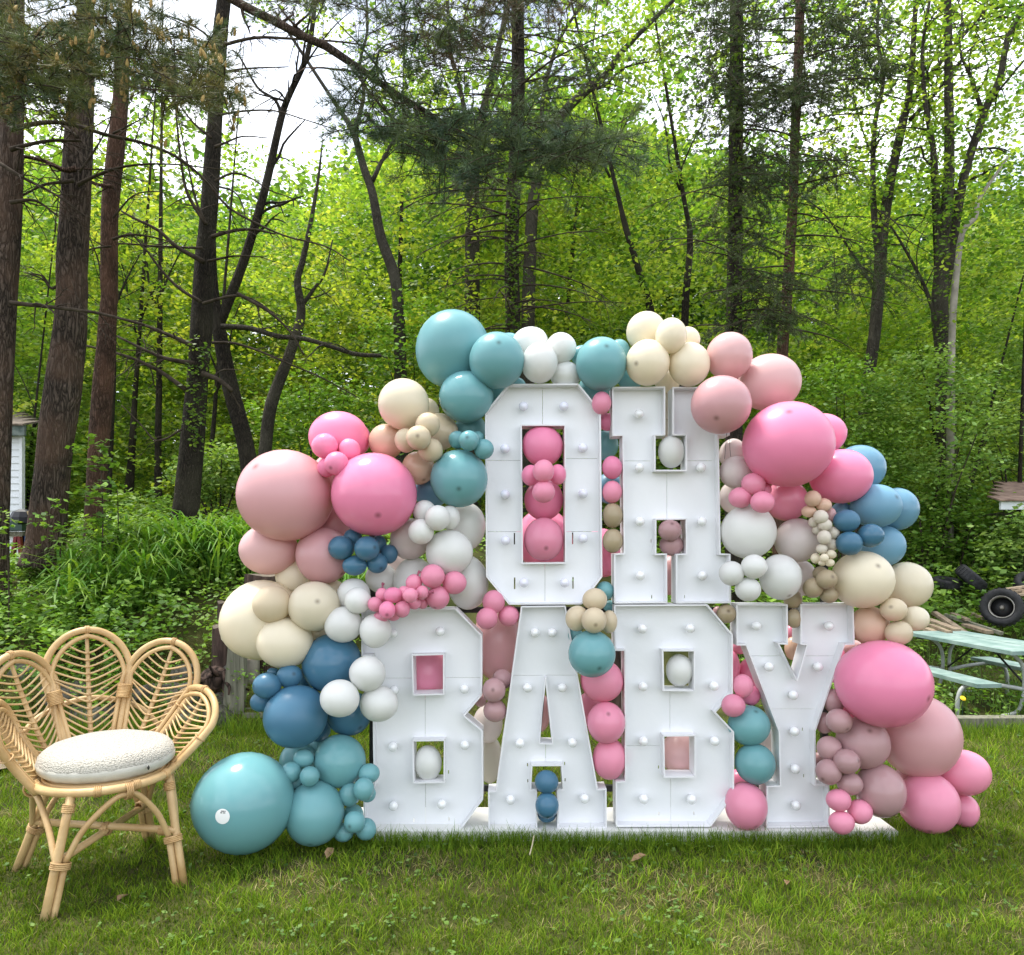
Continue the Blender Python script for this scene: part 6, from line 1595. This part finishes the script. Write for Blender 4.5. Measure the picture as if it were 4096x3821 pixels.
b = MB(); A = [at(66, 2146, BY - .29), at(78, 2146, BY - .29), at(92, 2244, BY - .29), at(76, 2244, BY - .29)]; v = [p + Vector((0, dy, 0)) for dy in (0, .05) for p in A]
b.add(v, [(0, 1, 2, 3), (7, 6, 5, 4), (0, 4, 5, 1), (1, 5, 6, 2), (2, 6, 7, 3), (3, 7, 4, 0)]); b.build('leg', m_red, easel)
slab('blue_panel', 'bright blue plastic panel between the red trestle and the thick pine', [(88, 2140), (116, 2140), (112, 2246), (96, 2246)], BY - .1, m_blue, 'panel')
pot = empty('black_jug', at(455, 2200, 8.7), 'black rounded plastic jug among the lilies', 'jug'); b = MB(); j0 = at(455, 2225, 8.7)
b.lathe([(.001, .235), (.03, .232), (.055, .215), (.068, .18), (.070, .05), (.06, 0), (0, 0)], Matrix.Translation(j0), 18); b.build('jug_body', surf('black_plastic', (.012, .012, .016), (.03, .03, .034), rough=.35), pot, True)
hook = empty('garden_hook', at(540, 2230, 8.7), 'thin black bent garden hook right of the jug', 'hook'); b = MB(); b.tube([at(512, 2232, 8.7), at(522, 2205, 8.7), at(545, 2183, 8.7), at(551, 2186, 8.7), at(548, 2240, 8.7)], .011, 7, 4); b.build('rod', m_black, hook, True)
sap_c = [(0.03, .02, .01)]
md = link('mulch_strip', mesh_from('mulch_strip', [(-9, 14.6, 1.86), (1, 14.6, 1.86), (1, 16.2, 2.05), (-9, 16.2, 2.05)], [(0, 1, 2, 3)]), surf('leaf_litter', (.10, .065, .045), (.26, .19, .14), rough=1, scale=12, bump=.8, bump_scale=40, detail=8)); tag(md, 'brown leaf litter strip at the edge of the far lawn', kind='structure')

# ------------------------------------------------------------------ right side: weeds, timber, table, tyres
parts = []
x, y, r = scatter(3600, 2.6, 9.0, 6.55, 11.5, 31, lambda x, y, r: r.uniform(0, 1, len(x)) < .9); n = len(x)
g = mix_cols(n, [(0.15, 0.26, 0.04), (0.20, 0.31, 0.05), (0.11, 0.20, 0.034)], r)
parts.append(blades(np.stack([x, y, ground_z(x, y)], 1), r.uniform(.10, .34, n), np.full(n, .009), r.uniform(.03, .16, n), g * .85, g * 1.1, r))
x, y, r = scatter(1500, 2.4, 9.5, 6.7, 12.5, 32)
C = np.stack([x, y, ground_z(x, y) + r.uniform(.03, .26, len(x))], 1); parts.append(clump_leaves(C, .12, 12, .055, mix_cols(len(C), BANKG, r), flat=.8, tilt=.6, r=r))
x, y, r = scatter(650, 2.0, 10, 9.4, 13.5, 33)
C = np.stack([x, y, ground_z(x, y) + r.uniform(.1, .75, len(x))], 1); parts.append(clump_leaves(C, .26, 16, .10, mix_cols(len(C), BANKG, r), flat=.7, tilt=.55, r=r))
o = link('tall_weeds', np_mesh('tall_weeds', *join(parts)), m_weed); tag(o, 'tall grass and leafy weeds around the picnic table', 'weeds', kind='stuff')
# bushes in front of the wood on the right
def bush(label, cx_, cy_, wx, wy, Y, n, seed, leaf=.085, pal=BANKG, rad=.3):
    r = np.random.default_rng(seed); foot = at(cx_, cy_, Y); foot.z = float(ground_z(np.array([foot.x]), np.array([Y]))[0])
    root = empty('leafy_bush', foot, label, 'bush', 'bushes at the edge of the wood')
    d = unit(r.normal(size=(n, 3))) * (r.uniform(.25, 1, n) ** .5)[:, None]; c = np.array(at(cx_, cy_, Y)); C = c + d * np.array([wx / FOC * Y, wx / FOC * Y * .6, wy / FOC * Y])
    C = C[C[:, 2] > foot.z]; C = C + .3 * np.stack([fbm(C * 1.7, 2, seed), fbm(C * 1.7 + 5, 2, seed), fbm(C * 1.7 + 9, 2, seed)], 1)
    V, F, Cl = clump_leaves(C, rad * r.uniform(.6, 1.2, len(C)), 15, leaf, mix_cols(len(C), pal, r) * (1 + .3 * fbm(C * .9, 2, seed))[:, None], flat=.6, tilt=.65, r=r)
    link('crown', np_mesh('crown', V, F, Cl), m_weed, root)['kind'] = 'stuff'
    b = MB(); rr2 = random.Random(seed)
    for k in range(7):
        e = Vector(tuple(C[rr2.randrange(len(C))])); b.tube([foot + Vector((rr2.uniform(-.15, .15), 0, -.05)), foot.lerp(e, .5) + Vector((0, 0, .15)), e], [.022, .014, .006], 5, 4, False)
    b.build('stem', m_twig, root, True)
PB = [(0.195, 0.335, 0.075), (0.260, 0.400, 0.095), (0.135, 0.250, 0.060), (0.330, 0.450, 0.12)]
bush('big grey green bush behind the blue balloons at the right', 3700, 1720, 330, 330, 11.8, 520, 71, .075, PB)
bush('tall bush at the right edge above the roof', 4080, 1600, 230, 360, 13.0, 420, 72, .08, PB)
bush('lower bright bush left of the roof', 3820, 2120, 230, 190, 11.7, 330, 73, .085)
bush('broad bush at the right edge below the roof', 4110, 2210, 190, 150, 10.7, 230, 74, .085, PB)
bush('bush behind the white balloons right of letter H', 3380, 1750, 260, 330, 12.0, 330, 75, .08)
bush('pale bush left of the dusty pink balloon, behind the dark pine', 880, 1900, 150, 170, 12.4, 190, 76, .085, PB)
bush('low bush at the edge of the far lawn, left', 560, 2060, 230, 80, 13.6, 170, 77, .09, PB)
bush('bush between the shed and the thick pine', 185, 1900, 75, 230, 13.6, 240, 78, .085)
bush('bush behind the topmost aqua balloon', 1700, 1500, 260, 330, 13.0, 330, 79, .09)
bush('bush behind the huge pink balloon at the left', 1250, 1780, 260, 320, 12.8, 330, 80, .09)

# timber edging
te = empty('timber_edging', at(3900, 2880, 6.5), 'old weathered timber edging along the lawn at the right', 'timber')
for x0, x1, dz in ((3.25, 4.55, 0), (4.56, 6.2, .01)):
    b = MB(); b.box(((x0 + x1) / 2, 6.52, .045 + dz), (x1 - x0, .12, .12), Matrix.Rotation(R(1.0), 3, 'Z')); b.build('timber', m_grain, te)

# picnic table
m_tabl = surf('peeling_green_paint', (0.14, 0.225, 0.205), (0.265, 0.355, 0.325), rough=0.75, scale=7, stretch=(1, 1, 1), bump=.25, bump_scale=24, detail=8)
m_steel = surf('painted_steel_pipe', (0.30, 0.32, 0.30), (0.42, 0.44, 0.42), rough=0.45, scale=10)
TA = Vector((-.10, .995, 0)).normalized(); TW = Vector((TA.y, -TA.x, 0)); TO = Vector((4.60, 6.92, 0))     # near left corner of the top, long axis, width axis
gz0 = -0.10
def tb(l, w, z): return TO + TA * l + TW * w + Vector((0, 0, z))
table = empty('picnic_table', tb(.75, .36, gz0), 'faded green picnic table with bent pipe legs in the weeds', 'picnic table')
RT = Matrix((TW, TA, Vector((0, 0, 1)))).transposed()
for k in range(5):
    b = MB(); b.box(tb(.80, .07 + k * .147, .60 + random.uniform(-.002, .002)), (.142, 1.64, .036), RT); b.build('top_plank', m_tabl, table)
for w in (-.20, .93):
    b = MB(); b.box(tb(.80, w, .30), (.24, 1.58, .036), RT); b.build('bench_plank', m_tabl, table)
for l in (.22, 1.38):
    for s in (-1, 1):
        c = .36
        b = MB(); b.tube([tb(l, c + s * .28, .575), tb(l, c + s * .16, .55), tb(l, c + s * .06, .45), tb(l, c + s * .04, .25), tb(l, c + s * .10, .02), tb(l, c + s * .30, -.04)], .018, 9, 5); b.build('leg', m_steel, table, True)
        e = -.20 if s < 0 else .93
        b = MB(); b.tube([tb(l, c + s * .05, .22), tb(l, (c + e) / 2, .26), tb(l, e - s * .06, .275), tb(l, e + s * .10, .25), tb(l, e + s * .16, .12), tb(l, e + s * .15, gz0 - .05)], .020, 9, 5); b.build('bench_support', m_steel, table, True)
    b = MB(); b.box(tb(l, .36, .575), (.66, .05, .03), RT); b.build('crosspiece', m_black, table)
for l0, l1 in ((.25, .72), (1.35, .88)): rod(tb(l0, .36, .25), tb(l1, .36, .57), .010, 'brace', m_black, table)

# tyres
m_rub = surf('old_tyre_rubber', (0.010, 0.010, 0.012), (0.030, 0.030, 0.032), rough=0.75, scale=16, bump=.3, bump_scale=50); m_rim = surf('chalky_wheel_rim', (.42, .41, .38), (.20, .17, .14), rough=.6, scale=9, metal=.2)
def tyre(label, c, axis, r, wdt, rim=True, name='tyre'):
    root = empty(name, c, label, 'tyre', 'old tyres dumped at the edge of the wood'); M = Matrix.Translation(c) @ axis.to_track_quat('Z', 'Y').to_matrix().to_4x4(); w = wdt / 2
    prof = [(r * .60, -w * .72), (r * .70, -w * .95), (r * .85, -w), (r * .95, -w * .85), (r * .985, -w * .6), (r, -w * .3), (r, w * .3), (r * .985, w * .6), (r * .95, w * .85), (r * .85, w), (r * .70, w * .95), (r * .60, w * .72), (r * .60, -w * .72)]
    b = MB(); b.lathe(prof, M, 40); b.build('tyre_casing', m_rub, root, True)
    for k in range(26):
        a = 2 * math.pi * k / 26; q = M @ Vector((r * 1.002 * math.cos(a), r * 1.002 * math.sin(a), 0)); t = (M.to_3x3() @ Vector((-math.sin(a), math.cos(a), 0)))
        rot = Matrix(((M.to_3x3() @ Vector((math.cos(a), math.sin(a), 0))), t, M.to_3x3() @ Vector((0, 0, 1)))).transposed(); bb = MB(); bb.box(q, (r * .05, r * .10, wdt * .62), rot); bb.build('tread_block', m_rub, root)
    if rim:
        b = MB(); b.lathe([(r * .60, w * .74), (r * .575, w * .86), (r * .55, w * .80), (r * .54, w * .2), (r * .50, -w * .1), (r * .54, w * .15), (r * .60, w * .70)], M, 36); b.build('rim', m_rim, root, True)
        b = MB(); b.lathe([(0, -w * .2), (r * .53, -w * .25), (r * .53, -w * .3), (0, -w * .3)], M, 24); b.build('wheel_disc', m_black, root, True)
        b = MB(); b.lathe([(0, w * .35), (r * .07, w * .33), (r * .10, w * .1), (r * .14, -w * .2), (0, -w * .2)], M, 14); b.build('hub_cap', m_rim, root, True)
    return root
tyre('big black tyre with a chalky rim leaning at the right edge', at(4008, 2430, 9.2), Vector((-.60, -.75, .15)), .232, .19)
tyre('dark tyre tilted away behind the one with the chalky rim', at(3884, 2314, 10.4), Vector((.62, -.30, .70)), .215, .17)
tyre('tyre lying flat in the leaves left of the tilted one', at(3790, 2332, 10.6), Vector((.05, -.22, .97)), .19, .12, False)
tyre('tyre half seen at the right edge above the broken pallet', at(4125, 2338, 10.0), Vector((-.2, -.6, .75)), .20, .16, False)
# heap of planks
m_old = surf('old_split_board', (.20, .145, .095), (.38, .30, .21), rough=.9, scale=4, stretch=(5, 5, 1), bump=.3, bump_scale=20, obj_random=.3)
rr = random.Random(12); heap = []
for k, (x0, y0, x1, y1, Y) in enumerate(((3735, 2450, 3880, 2545, 9.0), (3715, 2478, 3830, 2520, 8.8), (3720, 2500, 3800, 2530, 8.6), (3780, 2460, 4010, 2535, 9.2), (3700, 2515, 3840, 2560, 8.5), (3860, 2500, 3960, 2530, 8.8), (3810, 2455, 3870, 2480, 9.4), (3880, 2455, 3940, 2475, 9.6))):
    lab = ('brown splintered board slanting down, highest of the plank heap', 'short brown board left in the plank heap', 'thin board low at the left of the plank heap', 'long grey board stretching right across the plank heap',
           'pale board at the bottom of the plank heap', 'yellowish board in the middle of the plank heap', 'short thick board end on top of the plank heap', 'pale broken stick left of the rimmed tyre')[k]
    a, c2 = at(x0, y0, Y + .25), at(x1, y1, Y - .25); root = empty('loose_board', c2, lab, 'board', 'loose boards in the plank heap'); d = c2 - a; L_ = d.length; d.normalize(); s = d.cross(Vector((0, 0, 1))).normalized(); u = s.cross(d)
    b = MB(); b.box((a + c2) / 2, (L_, rr.uniform(.06, .11), rr.uniform(.02, .04)), Matrix((d, s, u)).transposed()); b.build('plank', m_old if k != 3 else m_grain, root)
pal = empty('broken_pallet', at(4085, 2360, 9.6), 'broken wooden pallet piece behind the rimmed tyre', 'pallet')
for k in range(3):
    b = MB(); p = at(4090, 2348 + k * 15, 9.6 - k * .1); b.box(p, (.42, .09, .025), Matrix.Rotation(R(-8), 3, 'Y')); b.build('slat', m_old, pal)
b = MB(); b.box(at(4075, 2372, 9.55), (.06, .3, .09), Matrix.Rotation(R(30), 3, 'Y')); b.build('bearer', m_old, pal)
# corner of a roof at the right edge
RY = 11.0
rf = empty('outbuilding', at(4100, 2300, RY), 'corner of an outbuilding roof with white fascia at the right edge', 'outbuilding')
e0 = at(4000, 2006, RY); b = MB(); b.box((e0.x + 1.5, RY, (at(0, 2008, RY).z + at(0, 2038, RY).z) / 2), (3.0, .04, .118)); b.build('fascia', m_siding, rf)
m_roof = surf('brown_roof_shingle', (.16, .10, .075), (.31, .21, .16), rough=.95, scale=7, bump=.5)
for k in range(5):
    z0 = at(0, 2004, RY).z + .012 + k * .075; y0 = RY - .08 + k * .27; b = MB(); x0 = e0.x - .06 + k * .20
    b.box((x0 + 1.6, y0 + .14, z0 + .03), (3.2, .30, .022), Matrix.Rotation(R(15), 3, 'X')); b.build('shingle_course', m_roof, rf)
b = MB(); b.box((e0.x + 1.9, RY + 1.0, at(0, 2170, RY).z), (2.6, 1.6, .95)); b.build('wall', m_grain, rf)

# ------------------------------------------------------------------ small things on the lawn
m_dead = surf('dry_leaf', (.20, .12, .06), (.33, .22, .12), rough=.9, scale=30)
for lab, sx, sy, sz in (('curled brown dry leaf on the grass before the aqua balloons', 1318, 3440, .05), ('tan dry leaf on the grass before the right letter B', 2555, 3462, .05), ('upright dry leaf leaning at the edge of the white base', 3268, 3332, .07),
                        ('crumpled brown leaf under the rattan chair', 492, 3622, .05), ('pale dry leaf on the lawn before letter Y', 3150, 3562, .04)):
    Yg = EYE * FOC / (sy - PY); p = at(sx, sy, Yg); b = MB(); a = random.uniform(0, 6.28); d = Vector((math.cos(a), math.sin(a), .15)); s_ = Vector((-math.sin(a), math.cos(a), 0)); up = Vector((0, 0, 1))
    if sz == .07: d = Vector((.35, 0, 1)).normalized(); s_ = Vector((.9, .3, -.3)).normalized(); up = Vector((0, -1, 0))
    p = p + Vector((0, 0, .035 if sz < .07 else .03)); b.add([p - d * sz, p - d * sz * .3 + s_ * sz * .45 + up * .012, p + d * sz * .4 + s_ * sz * .35 + up * .016, p + d * sz, p + d * sz * .4 - s_ * sz * .35 + up * .014, p - d * sz * .3 - s_ * sz * .45 + up * .01, p - d * sz * .2, p + d * sz * .4],
        [(0, 1, 6), (1, 2, 7, 6), (2, 3, 7), (3, 4, 7), (4, 5, 6, 7), (5, 0, 6)]); o = b.build('dry_leaf', m_dead); tag(o, lab, 'leaf', 'dry leaves on the lawn')
b = MB(); Yg = EYE * FOC / (3420 - PY); p0, p1 = at(2135, 3400, Yg + .06), at(2118, 3460, Yg - .1); p0.z, p1.z = .075, .04; b.tube([p0, (p0 + p1) / 2 + Vector((.004, 0, .006)), p1], .0035, 6, 2); o = b.build('straw', surf('straw', (.5, .43, .28), None, rough=.8)); tag(o, 'pale straw lying on the grass before letter A', 'straw')
dl = empty('dandelion', at(3852, 2790, 6.9), 'single yellow dandelion in the weeds by the picnic table', 'flower'); p = at(3852, 2794, 6.75); b = MB(); b.lathe([(0, .010), (.018, .009), (.026, .002), (.016, -.006), (0, -.008)], Matrix.Translation(p) @ Matrix.Rotation(.8, 4, 'X'), 14); b.build('flower_head', surf('dandelion_yellow', (.75, .50, .01), None, rough=.7), dl)
b = MB(); b.tube([p, Vector((p.x, p.y + .02, -.05))], .003, 5, 1); b.build('stem', m_greenp, dl)

# thin strings hanging among the balloons
m_string = surf('dark_string', (.05, .03, .035), None, rough=.7)
for lab, pts in (('thin dark string hanging from the dusty pink balloon, left of the pair beside letter H', [(5, 166, 820), (5, 160, 890), (5, 152, 985)]),
                 ('thin dark string hanging beside another at the right of letter H', [(5, 186, 815), (5, 184, 900), (5, 190, 970)]),
                 ('short dark string under the huge upper right pink balloon', [(5, 668, 1130), (5, 678, 1155), (5, 690, 1185)])):
    b = MB(); b.tube([at(*src(*p), LD - .02) for p in pts], .0013, 5, 4); o = b.build('string', m_string); tag(o, lab, 'string', 'strings tied to the balloons')
